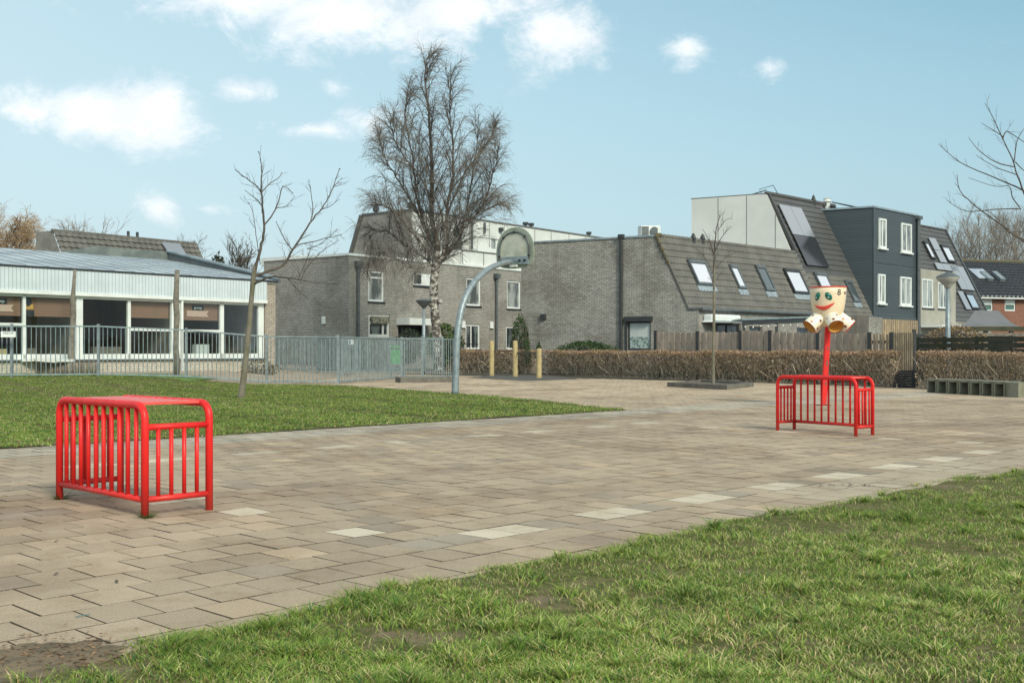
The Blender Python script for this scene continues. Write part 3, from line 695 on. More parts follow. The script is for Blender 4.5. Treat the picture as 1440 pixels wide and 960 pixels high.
def brick_corner_house():
    t = thing('brick_house', 'grey brick end house with blank gable wall and weathered tiled mansard roof with skylights', 'house', PT(0, 3, 0))
    d_end = 7.2
    # find where the gable wall meets the left picture limit of the building
    kx = (733 - 720) / FOC; d_end = (kx * E0.y - E0.x) / (B1.x - kx * B1.y)
    dr = (ZR - ZE) * KS
    m = MB()
    wz0, wz1 = None, None
    # window hole on the gable wall (a = 0 plane): image x 881..916, y 447..491
    def dx(px): k = (px - 720) / FOC; return (k * E0.y - E0.x) / (B1.x - k * B1.y)
    w0, w1 = dx(915), dx(882); pw = PT(0, (w0 + w1) / 2, 0); zt = z_at(pw, 452); zb = z_at(pw, 492)
    Pg = lambda a, d, z: PT(d, a, z)            # along the gable: a runs back, d inward
    m.wall(Pg, dr, d_end, 0, ZR - .01, [(w0, w1, zb, zt)], 0, .15)
    m.poly([Pg(-.5, 0, 0), Pg(dr, 0, 0), Pg(dr, 0, ZR - .01), Pg(0, 0, ZE), Pg(-.5, 0, ZE)])
    m.wall(PT, 0, A_W, 0, ZE, [(1.4, 3.4, 0.1, 2.3), (4.1, 5.3, .1, 2.2), (8.5, 10.5, .9, 2.2), (12, 13.5, .1, 2.3)], -.5, .2)
    m.poly([PT(0, dr, ZR - .01), PT(A_W + .2, dr, ZR - .01), PT(A_W + .2, d_end, ZR - .01), PT(0, d_end, ZR - .01)])
    m.poly([PT(0, d_end, 0), PT(A_W + .2, d_end, 0), PT(A_W + .2, d_end, ZR - .01), PT(0, d_end, ZR - .01)])
    m.build('wall', M['brick2'], t)
    # roof
    rf = tile_quads(t, 'roof', .0, A_W, ZE - .05, ZR, True, M['tile_old'])
    rg = MB(); n = 44
    for i in range(n):
        a0, a1 = A_W * i / n, A_W * (i + 1) / n - .03
        rg.tube([PT(a0, dr + .04, ZR + .03), PT(a1, dr + .04, ZR + .045)], [.10, .12], 8)
    rg.build('ridge_tiles', M['tile_old'], rf)
    mo = MB(); 
    mp_ = [PT(.35 - .37 * min(1, i / 5), dr - max(0, i - 5) * .1 * KS - .02, ZR + .07 - max(0, i - 5) * .1) for i in range(20)]
    mo.tube(mp_, [.09 + .035 * math.sin(i * 2.3) - .002 * i for i in range(20)], 7)
    mo.build('moss', M['moss'], rf)
    vg = MB(); vg.slab([RP(-.03, ZE) + RN * .0, RP(-.03, ZR) + RN * .0, RP(-.03, ZR) + RN * .09, RP(-.03, ZE) + RN * .09], .05); vg.build('verge', M['tile_old'], rf)
    cp = MB(); cp.hexa(Pg, dr - .05, d_end, -.05, .25, ZR - .005, ZR + .07); cp.build('coping', M['zinc'], t)
    gt = MB(); gt.hexa(PT, -.05, A_W, -.62, .0, ZE - .02, ZE + .06); gt.tube([PT(-.05, -.66, ZE + .0), PT(A_W, -.66, ZE)], .08, 8); gt.build('gutter', M['gutter'], t)
    # drainpipe
    dpx = dx(875.5); dp = MB(); dp.tube([Pg(dpx, -.1, .1), Pg(dpx, -.1, ZR + .1)], .075, 10); dp.hexa(Pg, dpx - .11, dpx + .11, -.2, -.0, ZR - .02, ZR + .16); dp.build('drainpipe', M['dark_trim'], t)
    # gable window with shutter box and printed blind
    w = window_part(t, Pg, w0, w1, zb, zt, .12, .07, (), (), plain('frosted_pane', (.50, .54, .53), .3, (.42, .46, .45), 3, .6), M['dark_trim'])
    f = MB(); f.hexa(Pg, w0 + .08, w1 - .08, .085, .097, zb + .08, zb + (zt - zb) * .46); f.build('patterned_film', plain('patterned_film', (.38, .45, .44), .5, (.12, .17, .16), 9, .9, mask=(.48, .52)), w)
    sb = MB(); sb.hexa(Pg, w0 - .1, w1 + .08, -.16, .02, zt + .003, zt + .22); sb.hexa(Pg, w1 - .003, w1 + .07, -.05, .01, zb, zt); sb.build('shutter_box', M['dark_trim'], t)
    lx = dx(765); pl = Pg(lx, 0, 0); zl = z_at(pl, 445); b = MB(); b.hexa(Pg, lx - .13, lx + .13, -.12, -.002, zl - .12, zl + .12); b.build('wall_light', M['dark_trim'], t, bevel=.02)
    # garden front: doors, awning
    for (a0, a1, z0, z1, ml) in ((1.4, 3.4, .1, 2.3, (2.4,)), (4.1, 5.3, .1, 2.2, ()), (8.5, 10.5, .9, 2.2, (9.5,)), (12, 13.5, .1, 2.3, (12.7,))):
        window_part(t, lambda a, d, z: PT(a, d - .5, z), a0, a1, z0, z1, .15, .09, ml, (), M['glass'], M['dark_trim'] if a0 < 4 else M['gutter'], 'garden_door' if z0 < .5 else 'window')
    aw = MB(); aw.hexa(PT, .28, 2.6, -.98, -.52, 2.33, 2.68); ao = aw.build('awning', M['white'], t, bevel=.08)
    ab = MB(); ab.hexa(PT, .3, 2.58, -1.03, -.985, 2.30, 2.40); ab.build('front_bar', M['galv_l'], ao)
    # skylights
    for c4, gl, fr in (([(965, 366), (989, 369), (1003, 403), (978, 401)], 'sky_pane', 'gutter'), ([(1023, 373), (1034, 375), (1048, 408), (1035, 406)], 'sky_pane', 'gutter'),
               ([(1062, 374), (1075, 376), (1086, 411), (1072, 409)], 'pane_dark', 'gutter'), ([(1101, 379), (1122, 381), (1135, 415), (1113, 413)], 'sky_pane', 'dark_trim')):
        roof_window(t, c4, M[gl], frame=fr)
    for px, py in ((975, 333), (988, 334)):
        p = roofpt(px, py + 8); v = MB(); v.lathe([(.10, -.1), (.10, .12), (.15, .14), (.05, .36), (0, .4)], (p.x, p.y, p.z + .05), 12); v.build('roof_vent', M['dark_trim'], t)
    return t, dx
bh, DX = brick_corner_house()

def ac_unit():
    d = DX(899) + 0; p = PT(1.2, d + .3, ZR); t = thing('air_conditioner', 'white outdoor air conditioner unit standing on the flat roof edge of the blank-walled brick house', 'air conditioner', p)
    Pu = lambda a, dd, z: Vector((p.x + a * S1.x * .2 + a * .95 + dd * -.3, p.y + dd * .95 + a * .1, p.z + z))
    m = MB(); m.hexa(Pu, -.42, .42, -.2, .2, .08, .62); c = m.build('casing', M['white'], t, bevel=.02)
    g = MB(); 
    for i in range(9): g.hexa(Pu, -.40, -.1, -.225, -.203, .12 + i * .053, .145 + i * .053)
    g.build('grille', M['dark_trim'], t)
    f = MB(); f.tube([Pu(.14, -.205, .35), Pu(.14, -.235, .35)], .21, 20); f.build('fan_cover', M['gutter'], t)
    for s_ in (-.3, .3):
        k = MB(); k.hexa(Pu, s_ - .05, s_ + .05, -.2, .2, 0, .08); k.build('foot', M['dark_trim'], t)
ac_unit()

def dark_clad_house():
    t = thing('clad_house', 'tall terraced house with slate-blue boarded front box and white windows', 'house', PT(A_W + 5, 3, 0))
    dW = (Z_H - ZE) * KS; dr = (ZR - ZE) * KS; ZB = 9.03; dB_ = (ZB - ZE) * KS
    # white clad side wall standing above the lower roof
    k = (973.5 - 720) / FOC; o = PT(A_W, 0, 0); dfar = (k * o.y - o.x) / (B1.x - k * B1.y)
    m = MB(); m.slab([PT(A_W, dr, ZR - .3), PT(A_W, dW, Z_H), PT(A_W, dfar, Z_H), PT(A_W, dfar, ZR - .3)], .1)
    m.poly([PT(A_W, dfar, ZR - .3), PT(A_B1, dfar, ZR - .3), PT(A_B1, dfar, Z_H), PT(A_W, dfar, Z_H)])
    m.poly([PT(A_W, dW, Z_H), PT(A_B1, dW, Z_H), PT(A_B1, dfar, Z_H), PT(A_W, dfar, Z_H)])
    w = m.build('side_wall', M['cream_panel'], t)
    sm = MB()
    for px in (1011.5, 1051.5, 1092.0):
        k = (px - 720) / FOC; d = (k * o.y - o.x) / (B1.x - k * B1.y)
        if d > dW * .2: sm.hexa(lambda a, dd, z: PT(A_W + dd, a, z), d - .012, d + .012, -.118, -.098, ZR - .1, min(Z_H, ZE + d / KS) - .02)
    sm.hexa(lambda a, dd, z: PT(A_W + dd, a, z), dW, dfar + .05, -.05, .1, Z_H + .003, Z_H + .07)
    sm.build('seams', M['seam'], w)
    g = MB(); g.wall(PT, A_W, A_B0 - .05, 0, ZE, [], -.5); g.build('ground_floor_wall', M['brick2'], t)
    # roof: old tiles low, dark flat tiles above
    r1 = tile_quads(t, 'roof', A_W, A_B0 + .3, ZE - .05, 5.15, True, M['tile_old'])
    r2 = tile_quads(t, 'upper_roof', A_W, A_B0 + .3, 5.15, Z_H, False, M['tile_new'])
    rg = MB(); n = 30
    for i in range(n):
        a0 = A_W - .1 + (A_B0 - A_W + 2) * i / n; a1 = a0 + (A_B0 - A_W + 2) / n - .03
        rg.tube([PT(a0, dW + .03, Z_H + .04), PT(a1, dW + .03, Z_H + .06)], [.1, .13], 8)
    rg.build('ridge_tiles', M['tile_new'], r2)
    vg = MB(); vg.slab([RP(A_W - .04, ZR) + RN * 0, RP(A_W - .04, Z_H) + RN * 0, RP(A_W - .04, Z_H) + RN * .14, RP(A_W - .04, ZR) + RN * .14], .12); vg.build('verge', M['tile_new'], r2)
    gt = MB(); gt.tube([PT(A_W, -.1, ZE), PT(A_B0, -.1, ZE)], .09, 8); gt.build('gutter', M['gutter'], t)
    # solar panels: 2 x 2 sheets, pale upper pair, lower pair with a dark reflection in its colour
    c = [az_of(roofpt(*q)) for q in ((1092.7, 287.7), (1123.3, 295), (1164, 377), (1131.7, 375))]
    a0 = (c[0][0] + c[3][0]) / 2; a1 = (c[1][0] + c[2][0]) / 2; z1 = (c[0][1] + c[1][1]) / 2; z0 = (c[2][1] + c[3][1]) / 2
    P = lambda a, d, z: RP(a, z) + RN * d
    for i in range(2):
        for j in range(2):
            b0 = a0 + (a1 - a0) * i / 2 + .012; b1 = a0 + (a1 - a0) * (i + 1) / 2 - .012; y0 = z0 + (z1 - z0) * j / 2 + .012; y1 = z0 + (z1 - z0) * (j + 1) / 2 - .012
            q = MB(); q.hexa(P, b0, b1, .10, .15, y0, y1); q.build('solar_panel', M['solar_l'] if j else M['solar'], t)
    # boarded box
    q = MB(); q.hexa(PT, A_B0, A_B1, 0, dB_ + .4, ZE + .05, ZB); bx = q.build('boarded_box', M['slate_clad'], t)
    q = MB(); q.hexa(PT, A_B0 - .06, A_B1 + .06, -.06, dB_ + .5, ZB + .002, ZB + .10); q.build('box_roof_edge', M['zinc'], bx)
    q = MB(); q.hexa(PT, A_B0 - .03, A_B1 + .03, -.05, -.004, ZE - .05, ZE + .12); q.hexa(PT, A_B0 - .03, A_B0 + .06, -.04, -.003, ZE + .12, ZB); q.hexa(PT, A_B0 + .1, A_B1, -.03, -.003, 6.0, 6.06); q.build('box_trim', M['slate_plain'], bx)
    for px0, px1, y0, y1, n_ in ((1235.5, 1245.5, 306, 350.5, 0), (1267, 1281, 313, 356.5, 1), (1234.5, 1244, 384, 428, 0), (1265.5, 1280.5, 388, 431, 1)):
        aa, ab = solve_a(E0, S1, B1, px0, -.02), solve_a(E0, S1, B1, px1, -.02); p0, p1 = PT(aa, 0, 0), PT(ab, 0, 0); pm = (p0 + p1) / 2
        zt, zb = z_at(pm, y0 + 1.5), z_at(pm, y1 - 1.5)
        window_part(t, lambda a, d, z: PT(a, d - .10, z), aa, ab, zb, zt, .09, .11, ((aa + ab) / 2,) if n_ else (aa + (ab - aa) * .45,), (), M['glass_c'], M['white'], sill=M['white'])
    q = MB(); q.tube([PT(A_B1 - .12, -.12, .2), PT(A_B1 - .12, -.12, ZB - .1)], .085, 10); q.tube([PT(A_B1 + .12, -.1, .2), PT(A_B1 + .12, -.1, ZB - .15)], .06, 10); q.hexa(PT, A_B1 - .28, A_B1 + .2, -.25, -.0, ZB - .2, ZB + .0); q.build('drainpipe', M['gutter'], t)
    # board clad shed under the box
    q = MB(); n = 20
    for i in range(n):
        a_ = A_B0 + .05 + (A_B1 - A_B0 - .1) * i / n; c_ = .8 + .4 * random.random()
        q.hexa(PT, a_, a_ + (A_B1 - A_B0) / n * .62, -.12, -.07, .1, ZE - .06, (c_, c_ * .97, c_ * .9))
    q.hexa(PT, A_B0 + .02, A_B1, -.066, 0, .1, ZE - .06, (.35, .3, .25)); q.build('batten_wall', M['boards_n'], t)
    for c4, gl in (([(1143, 384), (1159, 386), (1174, 420), (1156, 418)], 'sky_pane'), ([(1187, 395), (1196, 396), (1206, 426), (1196, 425)], 'pane_dark')): roof_window(t, c4, M[gl], frame='gutter')
    for px, py, nm in ((1144, 277, 0), (1163, 281, 1)):
        p = roofpt(px, py + 9); v = MB()
        if nm: v.lathe([(.17, -.3), (.17, .22), (.26, .24), (.26, .3), (.2, .33), (.2, .42), (.24, .44), (0, .5)], p, 14); v.build('chimney', M['cream_panel'], t)
        else: v.lathe([(.13, -.3), (.13, .1), (.16, .12), (.06, .42), (0, .5)], p, 12); v.build('roof_vent', M['dark_trim'], t)
    # aerial bracket and hatch on the flat tops
    q = MB(); q.tube([PT(A_W + .3, dW + .4, Z_H), PT(A_W + .1, dW + .5, Z_H + .3), PT(A_W + .4, dW - .1, Z_H + .52), PT(A_W + .9, dW - .1, Z_H + .1)], .02, 6); q.tube([PT(A_W + .2, dW + 1.2, Z_H + .02), PT(A_W + .5, dW + .3, Z_H + .3)], .03, 6); q.build('roof_cables', M['dark_trim'], t)
    q = MB(); q.slab([PT(A_B0 + .4, 1.3, ZB + .12), PT(A_B1 - .6, 1.3, ZB + .12), PT(A_B1 - .8, 2.6, ZB + .5), PT(A_B0 + .6, 2.6, ZB + .5)], .06); q.build('roof_hatch', M['dark_trim'], t)
dark_clad_house()

def rendered_house():
    t = thing('rendered_house', 'right hand terraced house with pale grey wall, dark roof and rows of silver solar panels', 'house', PT((A_B1 + A_E) / 2, 3, 0))
    a0 = A_B1 + .02; ZP = 5.95; m = MB(); dz = (Z_R3 - ZE) * KS; holes = []
    for px0, px1, y0, y1 in ((1297, 1312.5, 392, 433), (1319.5, 1335, 397, 434)):
        aa, ab = solve_a(E0, S1, B1, px0), solve_a(E0, S1, B1, px1); pm = (PT(aa, 0, 0) + PT(ab, 0, 0)) / 2; holes.append((aa, ab, z_at(pm, y1), z_at(pm, y0)))
    m.wall(PT, a0, A_P1, 0, ZP, holes, 0, .12); dp = (ZP - ZE) * KS
    m.poly([PT(A_P1, 0, 0), PT(A_P1, dp, 0), PT(A_P1, dp, ZP), PT(A_P1, 0, ZP)])
    m.poly([PT(a0, 0, ZP), PT(A_P1, 0, ZP), PT(A_P1, dp, ZP), PT(a0, dp, ZP)])
    m.build('wall', M['render'], t)
    for h in holes: window_part(t, PT, *h, .08, .11, ((h[0] + h[1]) / 2,), (), M['glass_c'], M['white'], sill=M['dark_trim'])
    g = MB(); g.poly([PT(A_P1, 0, 0), PT(A_E, 0, 0), PT(A_E, 0, ZE), PT(A_P1, 0, ZE)]); g.poly([PT(A_E, 0, 0), PT(A_E, 9, 0), PT(A_E, 9, Z_R3), PT(A_E, dz, Z_R3), PT(A_E, 0, ZE)]); g.build('lower_wall', M['brick'], t)
    r = tile_quads(t, 'roof', A_P1 - .02, A_E, ZE, ZP, False, M['tile_new'])
    tile_quads(t, 'upper_roof', a0, A_E, ZP, Z_R3, False, M['tile_new'])
    q = MB(); q.poly([PT(a0, dz, Z_R3), PT(A_E, dz, Z_R3), PT(A_E, 9, Z_R3), PT(a0, 9, Z_R3)]); q.hexa(PT, a0, A_E + .1, dz - .08, dz + .2, Z_R3, Z_R3 + .09); q.build('roof_top', M['tile_new'], t)
    v = MB(); v.slab([RP(A_E, ZE), RP(A_E, Z_R3), RP(A_E, Z_R3) + RN * .12, RP(A_E, ZE) + RN * .12], .12); v.build('verge', M['gutter'], t)
    for c4, gl in (([(1295, 340), (1302, 341), (1315, 366), (1308, 364)], 'sky_pane'), ([(1320, 345), (1331.5, 347), (1342.5, 371), (1331, 368)], 'sky_pane'), ([(1354, 412), (1365.5, 413), (1376, 436), (1364, 435)], 'sky_pane')):
        roof_window(t, c4, M[gl], frame='dark_trim', flash=False)
    P = lambda a, d, z: RP(a, z) + RN * d
    def pan(c4, nx, nz_):
        c = [az_of(roofpt(*q)) for q in c4]; b0 = (c[0][0] + c[3][0]) / 2; b1 = (c[1][0] + c[2][0]) / 2; z1 = (c[0][1] + c[1][1]) / 2; z0 = (c[2][1] + c[3][1]) / 2
        for i in range(nx):
            for j in range(nz_):
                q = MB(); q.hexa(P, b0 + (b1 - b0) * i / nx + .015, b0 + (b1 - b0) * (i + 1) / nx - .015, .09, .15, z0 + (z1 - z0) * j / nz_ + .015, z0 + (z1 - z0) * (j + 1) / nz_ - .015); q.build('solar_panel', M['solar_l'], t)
    pan([(1303.5, 335), (1313, 337), (1330, 372), (1319, 369)], 1, 2)
    pan([(1311, 370), (1341, 374), (1346, 384), (1316, 380)], 3, 1)
    pan([(1333, 374), (1352, 377), (1368, 410), (1349, 408)], 2, 1)
    pan([(1344, 410), (1351, 411), (1364, 437), (1356, 436)], 1, 1)
    q = MB(); q.hexa(PT, a0 + .3, A_P1 + .5, -1.3, -.1, 2.45, 2.6); q.build('canopy', M['white'], t)
rendered_house()

# ---- row of houses in the middle distance, left of the blank gable
E2 = V(-8.83, 60.4, 0); S2 = V(.605, .796, 0); B2 = V(-.796, .605, 0); ZT = 6.2
def P2(a, d, z): return Vector((E2.x + a * S2.x + d * B2.x, E2.y + a * S2.y + d * B2.y, z))
def middle_row():
    t = thing('row_house', 'grey brick two-storey houses with stepped white clad upper floor behind the tall bare birch', 'house', P2(10, 4, 0))
    A1 = solve_a(E2, S2, B2, 760); dL = 0
    k = (371 - 720) / FOC; dL = (k * E2.y - E2.x) / (B2.x - k * B2.y)
    W = []
    for px0, px1, y0, y1, kind in ((518, 540, 381, 424, 'c'), (581.5, 612.5, 385, 401.5, 's'), (656, 676, 391, 430, 'g'), (713, 732, 395, 434, 'g'), (518, 548, 442, 474, 'a'), (560, 594, 456, 476, 'd'), (655, 675, 456, 491, 'p'), (712, 731, 459, 491, 'g2')):
        aa, ab = solve_a(E2, S2, B2, px0), solve_a(E2, S2, B2, px1); pm = (P2(aa, 0, 0) + P2(ab, 0, 0)) / 2; W.append((aa, ab, z_at(pm, y1), z_at(pm, y0), kind))
    m = MB(); m.wall(P2, 0, A1, 0, ZT, [w[:4] for w in W], 0, .18)
    Q = lambda a, d, z: P2(d, a, z)
    m.wall(Q, 0, dL, 0, ZT, [], 0); m.poly([P2(0, 0, ZT), P2(A1, 0, ZT), P2(A1, 9, ZT), P2(0, dL, ZT)]); m.poly([P2(0, dL, 0), P2(A1, 9, 0), P2(A1, 9, ZT), P2(0, dL, ZT)]); m.poly([P2(A1, 0, 0), P2(A1, 9, 0), P2(A1, 9, ZT), P2(A1, 0, ZT)])
    m.build('wall', M['brick'], t)
    c = MB(); c.hexa(P2, -.06, A1, -.06, .2, ZT + .002, ZT + .13); c.hexa(Q, .2, dL, -.06, .2, ZT + .002, ZT + .13); c.build('coping', M['white'], t)
    for (aa, ab, zb, zt, kd) in W:
        if kd == 's':
            for f0, f1 in ((0, .42), (.42, .75), (.75, 1)):
                if f0 == .42:
                    q = MB(); q.hexa(P2, aa + (ab - aa) * f0, aa + (ab - aa) * f1, .02, .08, zb, zt); q.build('infill_panel', M['white'], t)
                else: window_part(t, P2, aa + (ab - aa) * f0, aa + (ab - aa) * f1, zb, zt, .1, .07, (), (), M['glass'], M['white'])
            q = MB(); q.hexa(P2, aa - .05, ab + .05, -.06, .15, zb - .12, zb - .003); q.build('sill', M['dark_trim'], t)
        elif kd == 'a':
            w = window_part(t, P2, aa, ab, zb, zt, .12, .16, (aa + (ab - aa) * .72,), (zb + (zt - zb) * .62,), M['glass'], M['cream_panel'])
            q = MB(); q.hexa(P2, aa + .2, ab - .15, -.12, .02, zt - .5, zt - .12); q.build('rolled_awning', plain('striped_awning', (.30, .27, .2), .8, (.10, .11, .09), 9, .9, mask=(.48, .52)), w)
        elif kd == 'd':
            q = MB(); q.hexa(P2, aa - .15, ab + .25, -1.0, -.0, zt - .05, zt + .33); q.build('porch_canopy', M['white'], t)
            window_part(t, P2, aa, ab, zb, zt - .06, .15, .1, ((aa + ab) / 2,), (), M['glass'], M['dark_trim'], 'front_door')
        else:
            window_part(t, P2, aa, ab, zb, zt, .12, .11, (aa + (ab - aa) * .42,) if kd == 'p' else (), (zb + (zt - zb) * .78,) if kd == 'c' else (), M['glass_c'] if kd in 'cg' else M['glass'], M['white'], sill=M['dark_trim'])
    for px in (502, 696.5):
        a = solve_a(E2, S2, B2, px); q = MB(); q.tube([P2(a, -.1, 0), P2(a, -.1, ZT - .45)], .085, 8); q.hexa(P2, a - .2, a + .2, -.28, 0, ZT - .6, ZT - .3); q.build('drainpipe', M['gutter'], t)
    for px, py in ((456, 450), (651, 456), (690.5, 457)):
        if px < 490: 
            kk = (px - 720) / FOC; dd = (kk * E2.y - E2.x) / (B2.x - kk * B2.y); p = P2(0, dd, 0); z = z_at(p, py); q = MB(); q.hexa(Q, dd - .13, dd + .13, -.1, 0, z - .2, z + .2)
        else: a = solve_a(E2, S2, B2, px); p = P2(a, 0, 0); z = z_at(p, py); q = MB(); q.hexa(P2, a - .15, a + .15, -.1, 0, z - .2, z + .2)
        q.build('wall_lamp', M['white'], t, bevel=.03)
    # upper storey, set back
    d1 = 1.6; au = solve_a(E2, S2, B2, 578, d1); pu = P2(au, d1, 0); zu = z_at(pu, 296); o = P2(au, 0, 0)
    dd = lambda px: (((px - 720) / FOC) * o.y - o.x) / (B2.x - ((px - 720) / FOC) * B2.y)
    db, dt = dd(488), dd(509); aU1 = solve_a(E2, S2, B2, 900, d1)
    q = MB(); q.slab([P2(au, d1, ZT), P2(au, db, ZT), P2(au, dt, zu - .05), P2(au, d1, zu)], .08); q.build('tiled_gable', M['tile_grey'], t)
    q = MB(); q.hexa(lambda a, d, z: P2(au + d, a, z), d1, dt, -.04, .12, zu - .04, zu + .1); q.tube([P2(au - .05, db, ZT), P2(au - .05, dt, zu)], .14, 6); q.build('gable_edge', M['tile_new'], t)
    hs = []
    for px0, px1, y0, y1 in ((600, 613, 321, 349), (638, 650, 320, 352), (601, 612, 350, 366), (690, 699, 333, 352)):
        aa, ab = solve_a(E2, S2, B2, px0, d1), solve_a(E2, S2, B2, px1, d1); pm = P2((aa + ab) / 2, d1, 0); hs.append((aa, ab, z_at(pm, y1), z_at(pm, y0)))
    PU = lambda a, d, z: P2(a, d + d1, z)
    q = MB(); q.wall(PU, au, aU1, ZT - .2, zu, hs, 0, .15); q.poly([P2(au, d1, zu - .003), P2(aU1, d1, zu - .003), P2(aU1, 8, zu - .003), P2(au, db - 1, zu - .003)]); q.poly([P2(aU1, d1, ZT), P2(aU1, 8, ZT), P2(aU1, 8, zu), P2(aU1, d1, zu)])
    q.build('upper_wall', M['white_panel'], t)
    for h in hs[:3]: window_part(t, PU, *h, .1, .1, (), (), M['glass'], M['gutter'])
    window_part(t, PU, *hs[3], .1, .1, (), (), M['glass_c'], M['white'])
    sm = MB()
    for px in (622, 660, 688, 709, 731, 752, 775, 800, 823): a = solve_a(E2, S2, B2, px, d1); sm.hexa(PU, a - .02, a + .02, -.014, 0, ZT, zu - .05)
    a = solve_a(E2, S2, B2, 640, d1); sm.hexa(PU, a, aU1, -.014, 0, zu - 1.1, zu - 1.06)
    sm.hexa(PU, au, aU1, -.06, .1, zu, zu + .09); sm.build('seams', M['seam'], t)
    q = MB(); a0, a1 = solve_a(E2, S2, B2, 648, .15), solve_a(E2, S2, B2, 770, .15); q.hexa(P2, a0, a1, .1, .2, ZT + .13, ZT + .95)
    bal = q.build('parapet_panel', M['white_panel'], t)
    q = MB(); q.hexa(P2, a0, a1, .05, .22, ZT + .952, ZT + 1.02)
    for px in (650, 680, 710): a = solve_a(E2, S2, B2, px, .1); q.hexa(P2, a - .025, a + .025, .08, .097, ZT + .13, ZT + .95)
    q.build('parapet_rail', M['seam'], bal)
    a0, a1 = solve_a(E2, S2, B2, 671, .8), solve_a(E2, S2, B2, 692, .8); q = MB(); z0 = ZT + 1.0; q.slab([P2(a0, .8, z0), P2(a1, .8, z0), P2(a0 + (a1 - a0) * .5, .8, z0 + .95), P2(a0, .8, z0 + .9)], .05); q.build('terrace_screen', M['white_panel'], t)
    for px, h in ((662, 1.9), (680, .8)): a = solve_a(E2, S2, B2, px, d1); q = MB(); q.tube([PU(a, -.1, zu - h), PU(a, -.1, zu - .1)], .08, 6); q.build('drainpipe', M['gutter'], t)
    a = solve_a(E2, S2, B2, 703, d1); q = MB(); q.box(PU(a, -.12, z_at(PU(a, 0, 0), 323)), (.3, .25, .25)); q.build('camera_box', M['dark_trim'], t)
    for px in (739, 747, 828): a = solve_a(E2, S2, B2, px, d1 + .6); q = MB(); q.lathe([(.1, 0), (.1, .25), (.2, .27), (.2, .45), (0, .47)], PU(a, .6, zu), 10); q.build('roof_vent', M['dark_trim'], t)
    for px in (524, 573): d = dd(px) ; q = MB(); q.lathe([(.12, 0), (.12, .25), (.2, .3), (.2, .5), (0, .75)], P2(au + .3, d, zu - .05), 10); q.build('roof_vent', M['dark_trim'], t)
    # low roof box behind the left corner
    q = MB(); q.hexa(P2, 2, 8, 6, 9.5, ZT, ZT + .45); q.build('roof_upstand', M['white_panel'], t)
middle_row()

# ---- far right brick house
def far_house():
    p0, p1 = at(1345, 418, 88), at(1520, 417, 92); ze = (p0.z + p1.z) / 2
    s = (p1 - p0); s.z = 0; L = s.length; s.normalize(); b = Vector((-s.y, s.x, 0))
    P = lambda a, d, z: Vector((p0.x + a * s.x + d * b.x, p0.y + a * s.y + d * b.y, z))
    t = thing('brick_house', 'distant red brick house with black glazed pantile roof at the right edge', 'house', P(L / 2, 3, 0))
    hs = []
    for px0, px1, y0, y1 in ((1381, 1396, 420, 437), (1413, 1428, 420, 437)):
        k0, k1 = (px0 - 720) / FOC, (px1 - 720) / FOC; aa = (k0 * p0.y - p0.x) / (s.x - k0 * s.y); ab = (k1 * p0.y - p0.x) / (s.x - k1 * s.y); pm = P(aa, 0, 0); hs.append((aa, ab, z_at(pm, y1), z_at(pm, y0)))
    m = MB(); m.wall(P, 0, L, 0, ze, hs, 0, .15); m.poly([P(0, 0, 0), P(0, 10, 0), P(0, 10, ze), P(0, 0, ze)]); m.build('wall', M['brick_red'], t)
    for h in hs:
        w = window_part(t, P, *h, .12, .1, (), (), M['glass_green'], M['white'])
        q = MB(); q.hexa(P, h[0] + .1, h[1] - .1, .02, .06, h[2] + (h[3] - h[2]) * .5, h[3] - .1); q.build('blind', M['white'], w)
    zr = z_at(P(L / 2, 4.5, 0), 368.5); k = 4.6 / (zr - ze)
    RPf = lambda a, z: P(a, (z - ze) * k - .35, z); n = (RPf(1, ze) - RPf(0, ze)).cross(RPf(0, ze + 1) - RPf(0, ze)).normalized(); n = n if n.z > 0 else -n
    r = roof_courses(RPf, -.4, L, ze - .1, zr, n, True, .25, .06, .42, .07).build('roof', M['tile_black'], t)
    q = MB(); q.poly([P(-.4, 4.25, zr), P(L, 4.25, zr), P(L, 9, ze), P(-.4, 9, ze)]); q.poly([P(-.4, -.3, ze), P(-.4, 9, ze), P(-.4, 4.25, zr)]); q.build('roof_back', M['tile_black'], t)
    q = MB(); q.tube([P(-.4, 4.3, zr + .05), P(L, 4.3, zr + .05)], .16, 8); q.build('ridge_tiles', M['moss'], r)
    q = MB(); q.hexa(P, -.4, L, -.5, -.3, ze - .2, ze + .02); q.build('gutter', M['white'], t)
    for px, py in ((1412, 392), (1429, 392)):
        kx = (px - 720) / FOC; a = (kx * p0.y - p0.x) / (s.x - kx * s.y); z = ze + (zr - ze) * .52; q = MB(); q.hexa(lambda aa, d, zz: RPf(aa, zz) + n * d, a - .25, a + .25, .05, .3, z - .35, z + .35); q.build('roof_tile_vent', M['galv'], t)
    a = 3.6; q = MB(); c = [RPf(a, ze + (zr - ze) * .45) + n * .12, RPf(a + 3.3, ze + (zr - ze) * .45) + n * .12, RPf(a + 3.3, ze + (zr - ze) * .72) + n * .12, RPf(a, ze + (zr - ze) * .72) + n * .12]; c = [c[0].lerp(c[1], .0), c[0].lerp(c[1], .45), c[3].lerp(c[2], .45), c[3]]; q.slab(c, .08); q.build('roof_window', M['sky_pane'], t)
    q = MB(); q.tube([P(a + 8.5, 3.8, zr - .3), P(a + 8.5, 3.8, zr + 1.1)], .12, 8); q.build('flue', M['dark_trim'], t)
far_house()

